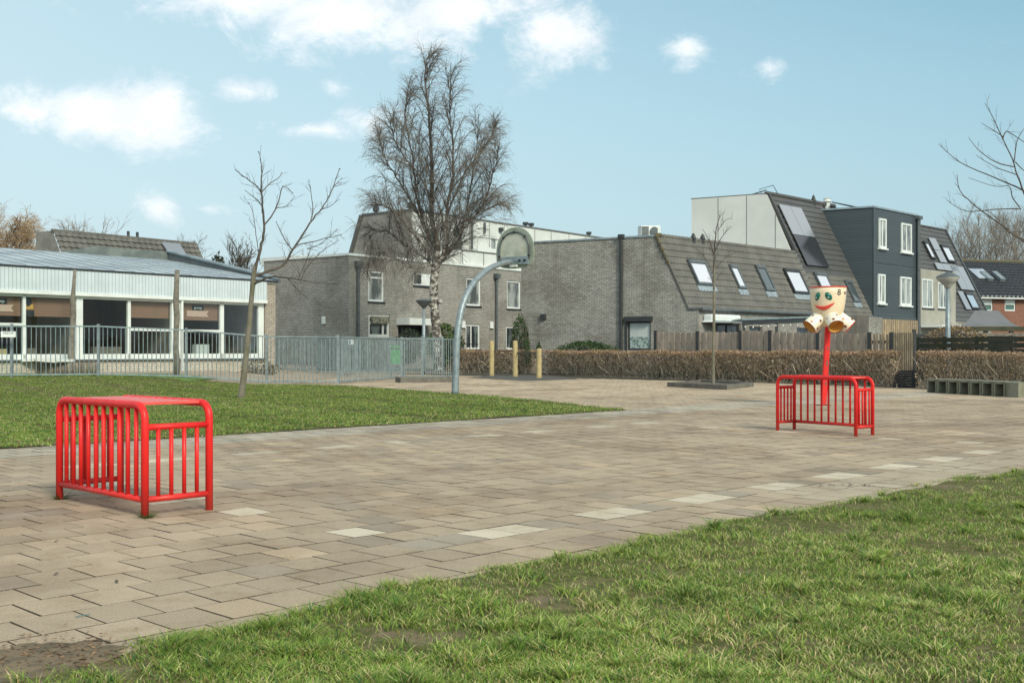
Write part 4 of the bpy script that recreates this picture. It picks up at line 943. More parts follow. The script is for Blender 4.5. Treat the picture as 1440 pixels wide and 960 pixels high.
# ---- house with the dark roof behind the school
def back_house():
    Yh = 70; p0 = at(88, 350, Yh); p1 = at(290, 366, Yh * 1.13); s = p1 - p0; s.z = 0; L = s.length; s.normalize(); b = Vector((-s.y, s.x, 0))
    P = lambda a, d, z: Vector((p0.x + a * s.x + d * b.x, p0.y + a * s.y + d * b.y, z))
    zr = z_at(P(0, .6, 0), 323.5); ze = p0.z - .6; t = thing('tiled_house', 'house behind the school with a long dark tiled roof and blank grey side', 'house', P(L / 2, 3, 0))
    k = 1.1 / (zr - ze); RPb = lambda a, z: P(a + (z - ze) * 0, (z - ze) * k, z); n = (RPb(1, ze) - RPb(0, ze)).cross(RPb(0, ze + 1) - RPb(0, ze)).normalized(); n = n if n.z > 0 else -n
    r = roof_courses(RPb, 0, L, ze, zr, n, True, .36, .09, .45, .07).build('roof', M['tile_old'], t)
    m = MB(); kx = (50.5 - 720) / FOC; dl = (kx * p0.y - p0.x) / (b.x - kx * b.y)
    m.poly([P(0, 0, 0), P(L, 0, 0), P(L, 0, ze), P(0, 0, ze)]); m.poly([P(0, 0, 0), P(0, dl, 0), P(0, dl, zr), P(0, 1.1, zr), P(0, 0, ze)]); m.poly([P(0, 1.1, zr), P(L, 1.1, zr), P(L, dl, zr), P(0, dl, zr)]); m.poly([P(L, 0, 0), P(L, dl, 0), P(L, dl, zr), P(L, 1.1, zr), P(L, 0, ze)])
    m.build('wall', M['tile_grey'], t)
    q = MB(); q.tube([P(-.05, 1.1, zr), P(L, 1.1, zr)], .12, 6); q.build('ridge_tiles', M['tile_old'], r)
    for px in (183, 196): kk = (px - 720) / FOC; a = (kk * p0.y - p0.x) / (s.x - kk * s.y); q = MB(); q.tube([P(a + 1, 1.6, zr - .1), P(a + 1, 1.6, zr + .5)], .1, 8); q.build('flue', M['dark_trim'], t)
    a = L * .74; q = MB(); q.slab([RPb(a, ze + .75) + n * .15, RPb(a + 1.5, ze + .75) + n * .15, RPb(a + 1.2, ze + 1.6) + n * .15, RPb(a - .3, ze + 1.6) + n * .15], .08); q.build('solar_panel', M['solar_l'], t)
    # second roof slope seen over the right end of the school
back_house()

# ================================================================== SCHOOL
S0 = V(-10.04, 45.4, 0); SS = V(-.627, -.779, 0); SB = V(-.779, .627, 0)
def PS(a, d, z): return Vector((S0.x + a * SS.x + d * SB.x, S0.y + a * SS.y + d * SB.y, z))
def a_s(px): return solve_a(S0, SS, SB, px)
def school():
    t = thing('school_building', 'low white school building with corrugated fascia, wide windows and grey metal roof behind the fence', 'school', PS(6, 4, .3))
    LEN = 24; z_sill = .80; z_head = 2.98; z_top = 3.86; zb = .12
    low = MB(); low.wall(PS, 0, LEN, zb - .2, z_sill - .08, [], 0); low.build('low_wall', M['brick_cream'], t)
    q = MB(); q.hexa(PS, -.52, 0, -.05, .6, zb - .2, z_top - .06); q.build('brick_pier', M['brick_pale'], t)
    q = MB(); q.hexa(PS, 0, LEN, -.10, .12, z_sill - .079, z_sill - .03); q.build('sill', M['gutter'], t)
    f = MB(); f.hexa(PS, .0, LEN, -.16, .05, z_head + .12, z_top); fo = f.build('fascia', M['fascia'], t)
    q = MB(); q.hexa(PS, 0, LEN, -.2, .05, z_head, z_head + .118); q.build('fascia_rail', M['white'], fo)
    q = MB(); q.hexa(PS, -.56, LEN, -.19, .08, z_top + .002, z_top + .06); q.build('fascia_cap', M['dark_trim'], fo)
    # window frame members
    bounds = [(363.5, 371, 1), (310, 315, 1), (241, 255, 1.6), (180, 184, 1), (107, 116, 1.6), (32.5, 36.5, 1), (-62, -50, 1.6), (-125, -121, 1)]
    cells = []; prev = None
    fr = MB()
    xs = []
    for (p0, p1, w) in bounds:
        aa, ab = a_s(p1), a_s(p0); fr.hexa(PS, aa, ab, -.03 if w > 1 else 0, .12, z_sill - .03, z_head); xs.append((aa, ab))
    fr.hexa(PS, xs[0][1], LEN, .0, .11, z_sill - .028, z_sill + .16); fr.hexa(PS, xs[0][1], LEN, .0, .11, z_head - .09, z_head - .002)
    win = fr.build('window_frame', M['white'], t)
    tr = [(1, 2, 2.02), (3, 3.5, 0)]
    gl = []
    data = [  # right edge index, blind depth, transom, glass
        (0, 0, 0), (1, .74, 1.42), (2, .70, 1.42), (3, 0, 0), (4, .74, 0), (5, .74, 1.30), (6, .7, 0)]
    for i, (_, bl, trn) in enumerate(data):
        a0, a1 = xs[i][1], xs[i + 1][0]
        g = MB(); g.poly([PS(a0, .06, z_sill + .16), PS(a1, .06, z_sill + .16), PS(a1, .06, z_head - .09), PS(a0, .06, z_head - .09)]); g.build('pane', M['glass_t'], win)
        if bl:
            b = MB(); b.hexa(PS, a0 + .01, a1 - .01, .16, .175, z_head - bl, z_head - .02); b.build('roller_blind', M['blind'], t)
        if trn:
            b = MB(); b.hexa(PS, a0, a1, .0, .10, z_head - trn + .24, z_head - trn + .32); b.build('transom', M['white'], win)
    # banners on the blinds: a small sign over a swallow-tailed ribbon
    def banner(px, word, part=True, col='pink'):
        a = a_s(px); za = z_head - .32
        s = MB(); s.hexa(PS, a - .26, a + .26, .14, .15, za - .03, za + .16); so_ = s.build('window_sign', M['black_paint'], t)
        M4 = mat_on(PS(a, .135, za + .065), -SS, Vector((0, 0, 1))); text_obj(word, .15, 'lettering', M['white_paint'], so_, M4_local(M4, so_))
        r = MB(); r.poly([PS(a + .5, .145, za - .28), PS(a + .5, .145, za - .05), PS(a - .5, .145, za - .05), PS(a - .40, .145, za - .165), PS(a - .5, .145, za - .28)]); r.build('ribbon_banner', M['pink'], t)
    banner(281.5, 'groep'); banner(2, 'groep')
    a = a_s(41); q = MB(); q.hexa(PS, a - .22, a + .16, .14, .15, z_head - .50, z_head - .34); q.build('ribbon_banner', M['orange_grp'], t)
    q = MB(); q.tube([PS(a, .15, z_head - .25), PS(a, .14, z_head - .25)], .17, 14); q.hexa(PS, a - .25, a + .18, .14, .15, z_head - .72, z_head - .54); q.build('window_sign', M['dark_trim'], t)
    # room behind
    q = MB(); q.poly([PS(0, 5.2, 0.2), PS(LEN, 5.2, .2), PS(LEN, 5.2, 3.4), PS(0, 5.2, 3.4)]); q.poly([PS(0, .2, .25), PS(LEN, .2, .25), PS(LEN, 5.2, .25), PS(0, 5.2, .25)]); q.poly([PS(0, .2, 3.3), PS(LEN, .2, 3.3), PS(LEN, 5.2, 3.3), PS(0, 5.2, 3.3)])
    q.poly([PS(.02, .2, .2), PS(.02, 5.2, .2), PS(.02, 5.2, 3.4), PS(.02, .2, 3.4)])
    for a in (a_s(248), a_s(111)): q.hexa(PS, a - .06, a + .06, .2, 5.2, .25, 3.3)
    q.hexa(PS, 2.6, 3.4, 5.0, 5.15, .25, 2.3); q.hexa(PS, 8.0, 12.5, 4.6, 5.1, .25, 1.3)
    q.build('room', M['inside'], t)
    q = MB(); q.hexa(PS, 0, LEN, .16, .6, z_sill - .1, z_sill + .10); q.build('inner_shelf', M['white'], t)
    # pitched sheet roof with verge upstand on the right
    vT = PS(-.56, 7.55, 5.55); zL = 5.25
    r = MB(); n = 30
    e0, e1 = PS(-.56, -.12, z_top + .07), PS(LEN, -.12, z_top + .07); k0, k1 = PS(-.56 + 0, 7.55, 5.17), PS(LEN, 7.55, 5.17)
    for i in range(n): 
        f0, f1 = i / n, (i + 1) / n
        r.poly([e0.lerp(e1, f0), e0.lerp(e1, f1), k0.lerp(k1, f1), k0.lerp(k1, f0)])
    rf = r.build('roof', M['metal_roof'], t)
    sm = MB()
    for i in range(1, n): f0 = i / n; p, q_ = e0.lerp(e1, f0), k0.lerp(k1, f0); sm.tube([p + V(0, 0, .01), q_ + V(0, 0, .01)], .02, 4)
    sm.build('roof_seams', M['zinc'], rf)
    v = MB(); v.slab([e0 + V(0, 0, -.1), k0 + V(0, 0, -.1), k0 + V(0, 0, .36), e0 + V(0, 0, .08)], .18); v.build('verge', M['gutter'], t)
    v = MB(); v.tube([e0 + V(0, 0, .1), k0 + V(0, 0, .4)], .07, 6); v.build('verge_cap', M['zinc'], t)
    v = MB(); ub = [k0.lerp(k1, 0.0), k0.lerp(k1, .2)]; up = V(0, 0, .36); v.slab([ub[0] + V(0, 0, -.1), ub[1] + V(0, 0, -.1), ub[1] + up * .1, ub[0].lerp(ub[1], .72) + up, ub[0] + up], .3); v.build('roof_upstand', plain('stained_lead', (.12, .14, .135), .8, (.2, .22, .2), 2, .7), t)
    # rest of the body
    q = MB(); q.poly([PS(-.56, 7.55, 0), PS(LEN, 7.55, 0), k1, k0]); q.poly([PS(-.54, .6, 0), PS(-.54, 7.55, 0), k0 + V(0, 0, -.1), PS(-.54, .6, z_top)]); q.build('back_wall', M['brick_pale'], t)
    q = MB(); a = a_s(253.5); q.tube([PS(a, -.12, .3), PS(a, -.12, z_head)], .05, 8); q.build('drainpipe', M['white'], t)
def mat_on(pos, right, up):
    from mathutils import Matrix
    r = Vector(right).normalized(); u = Vector(up).normalized(); n = r.cross(u)
    return Matrix(((r.x, u.x, n.x, pos.x), (r.y, u.y, n.y, pos.y), (r.z, u.z, n.z, pos.z), (0, 0, 0, 1)))
def M4_local(M4, obj):
    from mathutils import Matrix
    p = obj
    while p.parent: p = p.parent
    return Matrix.Translation(-Vector(p.location)) @ M4
school()
def school_sill_items():
    z = .90; PI = lambda a, d, zz: PS(a, d, zz)
    for px0, px1, h, m_, nm, lb in ((2, 14, .24, 'yellow_wood', 'toy_crate', 'orange wooden toy crate on the school window shelf at the left edge'), (43, 56, .26, 'old_wood', 'toy_rack', 'small wooden rack on the shelf in the school window'), (116, 124, .35, 'glass_green', 'toy_box', 'green toy box on the shelf beside the wide white window post'),
                            (138, 176, .32, 'old_wood', 'storage_bin', 'long brown storage bin on the shelf in the open dark school window'), (281, 299, .42, 'cream_panel', 'storage_box', 'cream box with papers on the shelf under the ribbon banner')):
        a0, a1 = a_s(px1), a_s(px0); c = PS((a0 + a1) / 2, .35, z); m = MB(); m.hexa(PS, a0, a1, .22, .25, z, z + h); m.hexa(PS, a0, a1, .46, .49, z, z + h); m.hexa(PS, a0, a0 + .03, .25, .46, z, z + h); m.hexa(PS, a1 - .03, a1, .25, .46, z, z + h); m.hexa(PS, a0 + .03, a1 - .03, .25, .46, z, z + .04)
        tag(m.build(nm, M[m_]), lb, 'box')
school_sill_items()
# ================================================================== PLAY EQUIPMENT
def make_goal():
    """local frame: x along the long barred side, y into the goal, origin under the middle"""
    t = thing('mini_goal', '', 'goal'); L, D, H = 1.29, .475, .745; r = .026
    def hoop(y):
        pts = [(-L / 2, y, 0), (-L / 2, y, H - .11)]
        for k in range(1, 7): a = math.pi / 2 * k / 6; pts.append((-L / 2 + .1 * (1 - math.cos(a)), y, H - .11 + .1 * math.sin(a) - 0))
        pts += [(L / 2 - .1 - 0 * k, y, H - .01)]
        for k in range(1, 7): a = math.pi / 2 * k / 6; pts.append((L / 2 - .1 + .1 * math.sin(a), y, H - .01 - .1 * (1 - math.cos(a))))
        pts.append((L / 2, y, 0)); return pts
    for y, nm in ((-D / 2, 'back_frame'), (D / 2, 'front_frame')):
        m = MB(); m.tube(hoop(y), r, 14); m.build(nm, M['red'], t, smooth=True, local=True)
    m = MB(); m.hexa(lambda a, d, z: V(a, d, z), -L / 2 + .09, L / 2 - .09, -D / 2 + .01, D / 2 - .01, H - .012, H + .006)
    tp = m.build('top_plate', M['red_top'], t, local=True)
    b = MB()
    for i in range(9): b.lathe([(.009, 0), (.009, .004), (.006, .007), (0, .008)], (-L / 2 + .16 + i * (L - .32) / 8, D / 2 - .045, H + .006), 8)
    b.build('bolts', M['red'], tp, smooth=True, local=True)
    zb = .115; zt = H - .155
    m = MB(); m.tube([(-L / 2, -D / 2, zb), (L / 2, -D / 2, zb)], .021, 12); m.build('rail', M['red'], t, smooth=True, local=True)
    for i in range(1, 11):
        x = -L / 2 + L * i / 11; m = MB(); m.tube([(x, -D / 2, zb), (x, -D / 2, H - .02)], .0155, 10); m.build('bar', M['red'], t, smooth=True, local=True)
    for sx in (-1, 1):
        for z in (zb, zt): m = MB(); m.tube([(sx * L / 2, -D / 2, z), (sx * L / 2, D / 2, z)], .021, 12); m.build('rail', M['red'], t, smooth=True, local=True)
        for i in range(1, 5): y = -D / 2 + D * i / 5; m = MB(); m.tube([(sx * L / 2, y, zb), (sx * L / 2, y, zt)], .0145, 10); m.build('bar', M['red'], t, smooth=True, local=True)
    return t
g1 = make_goal()
c0 = V(-2.416, 7.366, 0); ctr = c0 + dA * (1.29 / 2) + dB * (.475 / 2)
g1.location = ctr; g1.rotation_euler.z = math.atan2(dA.y, dA.x) + math.pi
tag(g1, 'larger looking red tubular mini goal at left, standing in the foreground on the tiles', group='red mini goals')
g2 = copy_tree(g1); tag(g2, 'far red tubular mini goal standing in front of the red pole of the ball catcher', group='red mini goals')
f0, f1 = V(4.385, 14.28, 0), V(3.638, 15.33, 0); dd_ = (f1 - f0).normalized(); nn = V(dd_.y, -dd_.x, 0)   # toward +B
ctr2 = (f0 + f1) / 2 + nn * (.475 * .72 / 2); g2.scale.y = .72; g2.location = ctr2; g2.rotation_euler.z = math.atan2(dd_.y, dd_.x)
# barred side must face away from the pitch
loc_back = Vector((0, -1, 0)); loc_back.rotate(g2.rotation_euler)
if loc_back.dot(nn) < 0: g2.rotation_euler.z += math.pi
loc_back = Vector((0, -1, 0)); loc_back.rotate(g1.rotation_euler)
if loc_back.dot(-dB) < 0: g1.rotation_euler.z += math.pi
weed(-3.33, 8.26, .10, label='small weeds round the left rear foot of the near goal'); weed(-2.40, 7.34, .10, label='small weeds round the front corner foot of the near goal')

def ball_catcher():
    Yc = 22.2; u = Yc / FOC; base = gpt(1158, 570); cx = (1164.5 - 720) * u; t = thing('ball_catcher', 'cream funnel shaped ball catcher with smiling face and spotted spouts on a red pole', 'ball game', base)
    top = V(cx, Yc + .0, 1.62); m = MB(); d = (top - base)
    w = .05
    m.hexa(lambda a, dd, z: base + V(a, dd, 0) + d * z, -w, w, -w, w, 0, 1); m.build('pole', M['red'], t, bevel=.01)
    m = MB(); m.hexa(lambda a, dd, z: base + V(a, dd, z), -.12, .12, -.12, .12, 0, .012); m.build('base_plate', M['black'], t)
    m = MB(); 
    for (q, s_) in ((.52, .03), (.27, .02), (.70, .015)): p = base + d * q; m.box(p + V(.01, -w - .001, 0), (.03, .004, s_ * 4))
    m.build('rust_patch', plain('bare_metal', (.2, .1, .07), .8), t)
    prof = [(.0, 1.56), (.12, 1.565), (.175, 1.59), (.20, 1.63), (.242, 1.71), (.28, 1.81), (.308, 1.91), (.326, 2.01), (.338, 2.12), (.346, 2.23), (.352, 2.335)]
    def rad(z): return float(np.interp(z, [p[1] for p in prof[3:]], [p[0] for p in prof[3:]]))
    c = V(cx, Yc, 0); m = MB(); m.lathe(prof + [(.335, 2.335), (.325, 2.24), (.30, 2.04), (.2, 1.7), (0, 1.68)], c, 48); body = m.build('funnel', M['cream_grp'], t, smooth=True)
    m = MB(); n = 48; m.tube([c + V(.35 * math.cos(2 * math.pi * i / n), .35 * math.sin(2 * math.pi * i / n), 2.338) for i in range(n + 1)], .013, 8, cap=False); m.build('rim', M['mouth_red'], body, smooth=True)
    def surf(a, z, off=0):
        r = rad(z) + off; a = R(a); return c + V(r * math.sin(a), -r * math.cos(a), z)
    def patch(name, a0, z0, wa, hz, tilt, mat, bulge=.02, parent=body, n=20, surf=surf):
        m = MB(); rings = 5; vs = [surf(a0, z0, bulge)]
        for k in range(1, rings + 1):
            q = k / rings
            for i in range(n):
                th = 2 * math.pi * i / n; x = math.cos(th) * wa * q; y = math.sin(th) * hz * q; xr = x * math.cos(tilt) - y * math.sin(tilt); yr = x * math.sin(tilt) + y * math.cos(tilt)
                vs.append(surf(a0 + math.degrees(xr / .33), z0 + yr, bulge * math.sqrt(max(0, 1 - q * q)) + .0015))
        fs = [(0, 1 + i, 1 + (i + 1) % n) for i in range(n)]
        for k in range(rings - 1):
            for i in range(n): a = 1 + k * n + i; b = 1 + k * n + (i + 1) % n; fs.append((a, b, b + n, a + n))
        m.add(vs, fs); return m.build(name, mat, parent, smooth=True)
    # eyes
    for a0, tilt, dx in ((-52, -.5, -1), (-14, .62, 1)):
        patch('eye', a0, 2.15, .052 if dx < 0 else .056, .088, tilt, M['eye_green'], .022)
        patch('eye_glint', a0 - 3 if dx < 0 else a0 - 1, 2.125, .017, .02, 0, M['white_paint'], .027)
    # smile: upper and lower lip as bent ribbons
    for dz, th in ((0, .018), (-.034, .02)):
        m = MB(); pts = []; rr = []
        for i in range(25):
            q = i / 24; a = -66 + 72 * q; z = 1.985 + (dz * math.sin(math.pi * q)) - .075 * math.sin(math.pi * (q * .92 + .02)) + .055 * q
            pts.append(surf(a, z, .004)); rr.append(.004 + th * math.sin(math.pi * q) ** .6)
        m.tube(pts, rr, 8); m.build('lip', M['mouth_red'], body, smooth=True)
    # number and small red plate
    a = 21; p = surf(a, 2.225, .004); ra = R(a); text_obj('8', .165, 'number', M['black_paint'], body, M4_local(mat_on(p, V(math.cos(ra), math.sin(ra), 0), V(0, 0, 1)), body), .003)
    a = 51; m = MB(); pa = [surf(a - 5.5, 2.2, .003), surf(a + 5.5, 2.2, .003), surf(a + 5.5, 2.245, .003), surf(a - 5.5, 2.245, .003)]; m.slab(pa, .004); m.build('maker_plate', M['dot'], body)
    # spouts
    for k, az in enumerate((6, 74, 134, 218, 318, -62 + 0)[:0] or (5, 72, 140, 212, 286)):
        ra = R(az); h = V(math.sin(ra), -math.cos(ra), 0); pts = []; rr = []
        pts = [c + h * .04 + V(0, 0, 1.80), c + h * .13 + V(0, 0, 1.77), c + h * .22 + V(0, 0, 1.71), c + h * .325 + V(0, 0, 1.635), c + h * .42 + V(0, 0, 1.555)]; rr = [.12, .138, .145, .146, .15]
        m = MB(); m.tube(pts, rr, 28, cap=False); sp = m.build('spout', M['spout_grp'], t, smooth=True)
        m = MB(); e = pts[-1]; ax = (pts[-1] - pts[-2]).normalized(); m.tube([e + ax * .001, e - ax * .08, e - ax * .17], [.147, .138, .12], 28, cap=False); m.poly([e - ax * .16 + V(0, 0, 0) + (h.cross(ax).normalized() * math.cos(q * .4488) + h.cross(ax).normalized().cross(ax) * math.sin(q * .4488)) * .122 for q in range(14)])
        m.build('spout_inside', M['orange_grp'], sp, smooth=False)
        sd_ = h.cross(ax).normalized(); up_ = sd_.cross(ax)
        m = MB(); n = 28; m.tube([e + (sd_ * math.cos(2 * math.pi * i / n) + up_ * math.sin(2 * math.pi * i / n)) * .149 for i in range(n + 1)], .007, 6, cap=False); m.build('spout_rim', M['dot'] if k % 2 == 0 else M['mouth_red'], sp, smooth=True)
        for j, (al, ph, rs, mt) in enumerate(((.62, 12, .03, 'dot2'), (.86, 50, .028, 'dot'), (.60, 88, .026, 'dot'), (.88, 128, .03, 'dot2'), (.62, 165, .026, 'dot'), (.86, 205, .03, 'dot'), (.6, 250, .026, 'dot2'), (.86, 290, .03, 'dot'), (.66, 325, .026, 'dot'))):
            q = al * 4; i0 = min(3, int(q)); pc = pts[i0].lerp(pts[i0 + 1], q - i0); dr_ = sd_ * math.sin(R(ph)) + up_ * math.cos(R(ph))
            m = MB(); ps = []
            tx = ax; ty = dr_.cross(ax)
            for r_, o_ in ((1, .0), (.6, .005)):
                for i in range(14):
                    th = 2 * math.pi * i / 14; y_ = math.sin(th) * rs * r_; x_ = math.cos(th) * rs * r_; rr_ = .149; an = y_ / rr_
                    ps.append(pc + tx * x_ + (dr_ * math.cos(an) + ty * math.sin(an)) * (rr_ + .001 + o_))
            m.add(ps, [(i, (i + 1) % 14, 14 + (i + 1) % 14, 14 + i) for i in range(14)] + [tuple(range(14, 28))]); m.build('spot', M[mt], sp, smooth=True)
ball_catcher()

def basketball():
    Y0 = 27.5; b = gpt(640, 555); t = thing('basketball_hoop', 'curved galvanised basketball pole with stained rounded backboard seen from behind', 'basketball hoop', (b.x, b.y, 0)); u = Y0 / FOC
    arm = V(.57, .82, 0)
    path = [(640, 556), (641, 520), (642.5, 480), (646, 450), (651, 428), (660, 407), (671, 392), (684, 380.5), (697, 373.5), (709, 369.5), (719, 368)]
    pts = []
    for (px, py) in path:
        s = 0; 
        for _ in range(12):
            k = (px - 720) / FOC; s = (k * b.y - b.x) / (arm.x - k * arm.y) if abs(arm.x - k * arm.y) > 1e-6 else 0
        s = max(0, s); p = V(b.x, b.y, 0) + arm * s; pts.append(V(p.x, p.y, EYE + (HOR - py) * p.y / FOC))
    pts[0].z = -.02
    # refine with smooth interpolation
    P = [];
    for i in range(len(pts) - 1):
        p0, p1, p2, p3 = pts[max(0, i - 1)], pts[i], pts[i + 1], pts[min(len(pts) - 1, i + 2)]
        for k in range(4):
            q = k / 4; P.append(.5 * ((2 * p1) + (p2 - p0) * q + (2 * p0 - 5 * p1 + 4 * p2 - p3) * q * q + (3 * p1 - p0 - 3 * p2 + p3) * q ** 3))
    P.append(pts[-1]); n = len(P)
    m = MB(); m.tube(P, [.09 - .022 * (i / n) for i in range(n)], 20); m.build('pole', M['galv'], t, smooth=True)
    end = pts[-1]; side = V(.82, -.57, 0); up = V(0, 0, 1); bc = end + arm * .1 + up * .0
    kk = (721.5 - 720) / FOC; 
    # outline of the board (half width, height) from its bottom edge
    def outline(w, h0, h1, n=40):
        o = []
        for i in range(n):
            th = 2 * math.pi * i / n; x = math.sin(th); y = math.cos(th)
            sx = abs(x) ** (.95 if y > 0 else .7) * (1 if x > 0 else -1); sy = abs(y) ** (.9 if y > 0 else .45) * (1 if y > 0 else -1)
            yy = h0 + (h1 - h0) * .42
            o.append((sx * w, yy + (sy * (h1 - yy) if y > 0 else sy * (yy - h0))))
        return o
    def plate(w, h0, h1, d0, d1, name, mat, par):
        o = outline(w, h0, h1); a = [bc + side * x + up * y + arm * d0 for x, y in o]; e = [bc + side * x + up * y + arm * d1 for x, y in o]; k = len(o)
        m = MB(); m.add(a + e, [tuple(range(k)), tuple(range(k, 2 * k))] + [(i, (i + 1) % k, k + (i + 1) % k, k + i) for i in range(k)]); return m.build(name, mat, par)
    bb = plate(.60, -.17, .92, .06, .10, 'backboard', M['backboard_rim'], t)
    plate(.47, -.08, .78, .045, .059, 'board_panel', M['backboard'], bb)
    o = outline(.475, -.06, .79, 48); fr = [bc + side * x + up * y + arm * .035 for x, y in o]; m = MB(); m.tube(fr + [fr[0], fr[1]], .024, 8, cap=False); fo = m.build('steel_frame', M['gutter'], t, smooth=True)
    for i in (0, 6, 13, 35, 42): m = MB(); m.sphere(fr[i] - arm * .01, .036, 6); m.build('clamp', M['black'], fo, smooth=True)
    Pq = lambda a, d, z: bc + side * a + arm * d + up * z
    m = MB(); m.hexa(Pq, -.38, .46, .0, .044, -.07, .14); m.build('bracket_plate', M['galv_l'], t)
    m = MB(); 
    for (a, z) in ((.2, .03), (.36, .03), (-.2, .03)): m.tube([Pq(a, -.03, z), Pq(a, .0, z)], .035, 8)
    m.build('bolts', M['black'], t)
    m = MB(); m.hexa(Pq, -.10, .12, -.04, .05, -.13, -.08); m.build('lower_bracket', M['white'], t)
    rc = bc + arm * (.1 + .15 + .225) + up * (-.02); m = MB(); m.tube([rc + V(math.cos(q * math.pi / 12), math.sin(q * math.pi / 12), 0) * .225 for q in range(25)], .012, 8, cap=False); m.hexa(Pq, -.06, .06, .1, .26, -.06, .0); m.build('rim', M['yellow'], t, smooth=True)
basketball()

# ================================================================== FENCES
def rail_fence(name, posts, label, F=1.52, spacing=.128, gf=None, sign=None, n_extra=0, rb=.09):
    """posts: list of (x, y); steel vertical bar fence"""
    gf = gf or (lambda x, y: float(gh(x, y)))
    p0 = posts[0]; t = thing(name, label, 'fence', (posts[len(posts) // 2][0], posts[len(posts) // 2][1], 0))
    top = [gf(*p) for p in posts]
    for p, z in zip(posts, top):
        m = MB(); m.box((p[0], p[1], z + F / 2 + .02), (.075, .075, F + .1)); m.build('post', M['galv'], t)
    for i in range(len(posts) - 1):
        a = V(posts[i][0], posts[i][1], 0); b = V(posts[i + 1][0], posts[i + 1][1], 0); L = (b - a).length; n = max(2, int(L / spacing)); rz = math.atan2((b - a).y, (b - a).x)
        m = MB(); 
        for k in range(1, n):
            q = k / n; p = a.lerp(b, q); z = top[i] * (1 - q) + top[i + 1] * q; m.tube([(p.x, p.y, z + rb - .05), (p.x, p.y, z + F - .02)], .0135, 6)
        m.build('bar_panel', M['galv_l'], t)
        for hz in (F, rb):
            m = MB(); z0, z1 = top[i] + hz, top[i + 1] + hz; m.slab([V(a.x, a.y, z0 - .02), V(b.x, b.y, z1 - .02), V(b.x, b.y, z1 + .02), V(a.x, a.y, z0 + .02)], .04)
            m.build('rail', M['galv_l'], t)
    return t
fp = [(-26.0, 29.4), (-23.2, 30.3), (-20.0, 31.3), (-17.0, 32.3), (-14.75, 33.0)]
pp = [at(px, 500, Yy) for px, Yy in ((138.5, 33.7), (262, 34.9), (375, 36.0), (475.5, 36.0))]
line = fp + [(p.x, p.y) for p in pp] + [(at(565, 500, 41.8).x, 41.8), (at(640, 500, 44.2).x, 44.2)]
sf = rail_fence('bar_fence', line, 'long grey steel bar fence running in front of the school along the lawn')
rear = [(at(387, 500, 50).x, 50), (at(446, 500, 49.6).x, 49.6), (at(481.5, 500, 47.3).x, 47.3), (at(549, 500, 46.6).x, 46.6), (at(594, 500, 46).x, 46), (at(622, 500, 45.4).x, 45.4)]
rail_fence('bar_fence', rear, 'shorter steel bar fence with wide gate posts standing behind the long grey fence', 1.56, .115, lambda x, y: .03, rb=.22)
q = MB(); q.hexa(lambda a, d, z: V(a, d + 49.9, z), at(388, 500, 49.9).x, at(640, 500, 49.9).x - 1.2, 0, .04, .12, 1.5)
# dense green mesh panels behind the gate
def mesh_gate():
    t = thing('mesh_gate', 'grey green double gate of close set bars behind the fence, left of the green bin', 'gate', (-8.5, 51.2, 0))
    for x0, x1 in ((-10.7, -8.75), (-8.7, -6.9)):
        f = MB(); P = lambda a, d, z: V(a, 51.2 + d, z)
        f.hexa(P, x0, x0 + .07, 0, .07, .1, 1.6); f.hexa(P, x1 - .07, x1, 0, .07, .1, 1.6); f.hexa(P, x0 + .07, x1 - .07, 0, .07, 1.53, 1.6); f.hexa(P, x0 + .07, x1 - .07, 0, .07, .1, .17)
        fo = f.build('gate_leaf', M['galv'], t); b = MB(); n = 22
        for k in range(1, n): x = x0 + (x1 - x0) * k / n; b.hexa(P, x - .018, x + .018, .02, .05, .17, 1.53)
        b.build('bars', M['galv'], fo)
mesh_gate()
def fence_sign():
    pz = at(12, 470, 32.6); t = thing('sign', 'small white name sign hanging on the bar fence at far left', 'sign', (pz.x, pz.y, 1.3)); d = Vector((-17.0 + 14.75, 32.3 - 33.0, 0)).normalized(); d = -d; n = V(d.y, -d.x, 0)
    c = V(pz.x, pz.y, pz.z) + n * .06; m = MB(); m.hexa(lambda a, dd, z: c + d * a + n * dd + V(0, 0, z), -.2, .2, -.01, .004, -.085, .085); m.build('board', M['white'], t)
    text_obj('HESTIA', .088, 'lettering', M['black_paint'], t, M4_local(mat_on(c + n * .006 + V(0, 0, .035), d, V(0, 0, 1)), t), .001)
fence_sign()
def green_bin():
    p = at(557, 500, 45.2); t = thing('litter_bin', 'bright green litter bin hanging on the fence post', 'bin', (p.x, p.y, .5)); P = lambda a, d, z: V(p.x + a * (1 + .12 * (z - .6)), p.y + d, z)
    m = MB(); m.hexa(P, -.19, .19, -.17, .17, .55, 1.12); m.build('body', M['green_bin'], t, bevel=.03)
    m = MB(); m.hexa(P, -.2, .2, -.19, .19, 1.2, 1.27); m.hexa(P, -.2, -.17, -.17, .17, 1.12, 1.2); m.hexa(P, .17, .2, -.17, .17, 1.12, 1.2); m.build('lid', M['green_bin'], t, bevel=.02)
    m = MB(); m.tube([(p.x + .33, p.y, 0), (p.x + .33, p.y, 1.45)], .05, 10); m.hexa(P, .17, .3, -.03, .03, .9, .96); m.build('post', M['galv'], t)
green_bin()
def info_sign():
    p = at(494, 481, 46.9); t = thing('sign', 'small pale notice plate on the rear bar fence left of the green bin', 'sign', p); m = MB(); m.box((p.x, p.y - .08, p.z), (.22, .01, .2)); m.build('board', M['white'], t)
    m = MB(); m.box((p.x - .05, p.y - .087, p.z), (.05, .003, .15)); m.build('symbol', plain('sign_blue', (.1, .2, .35), .5), t)
info_sign()
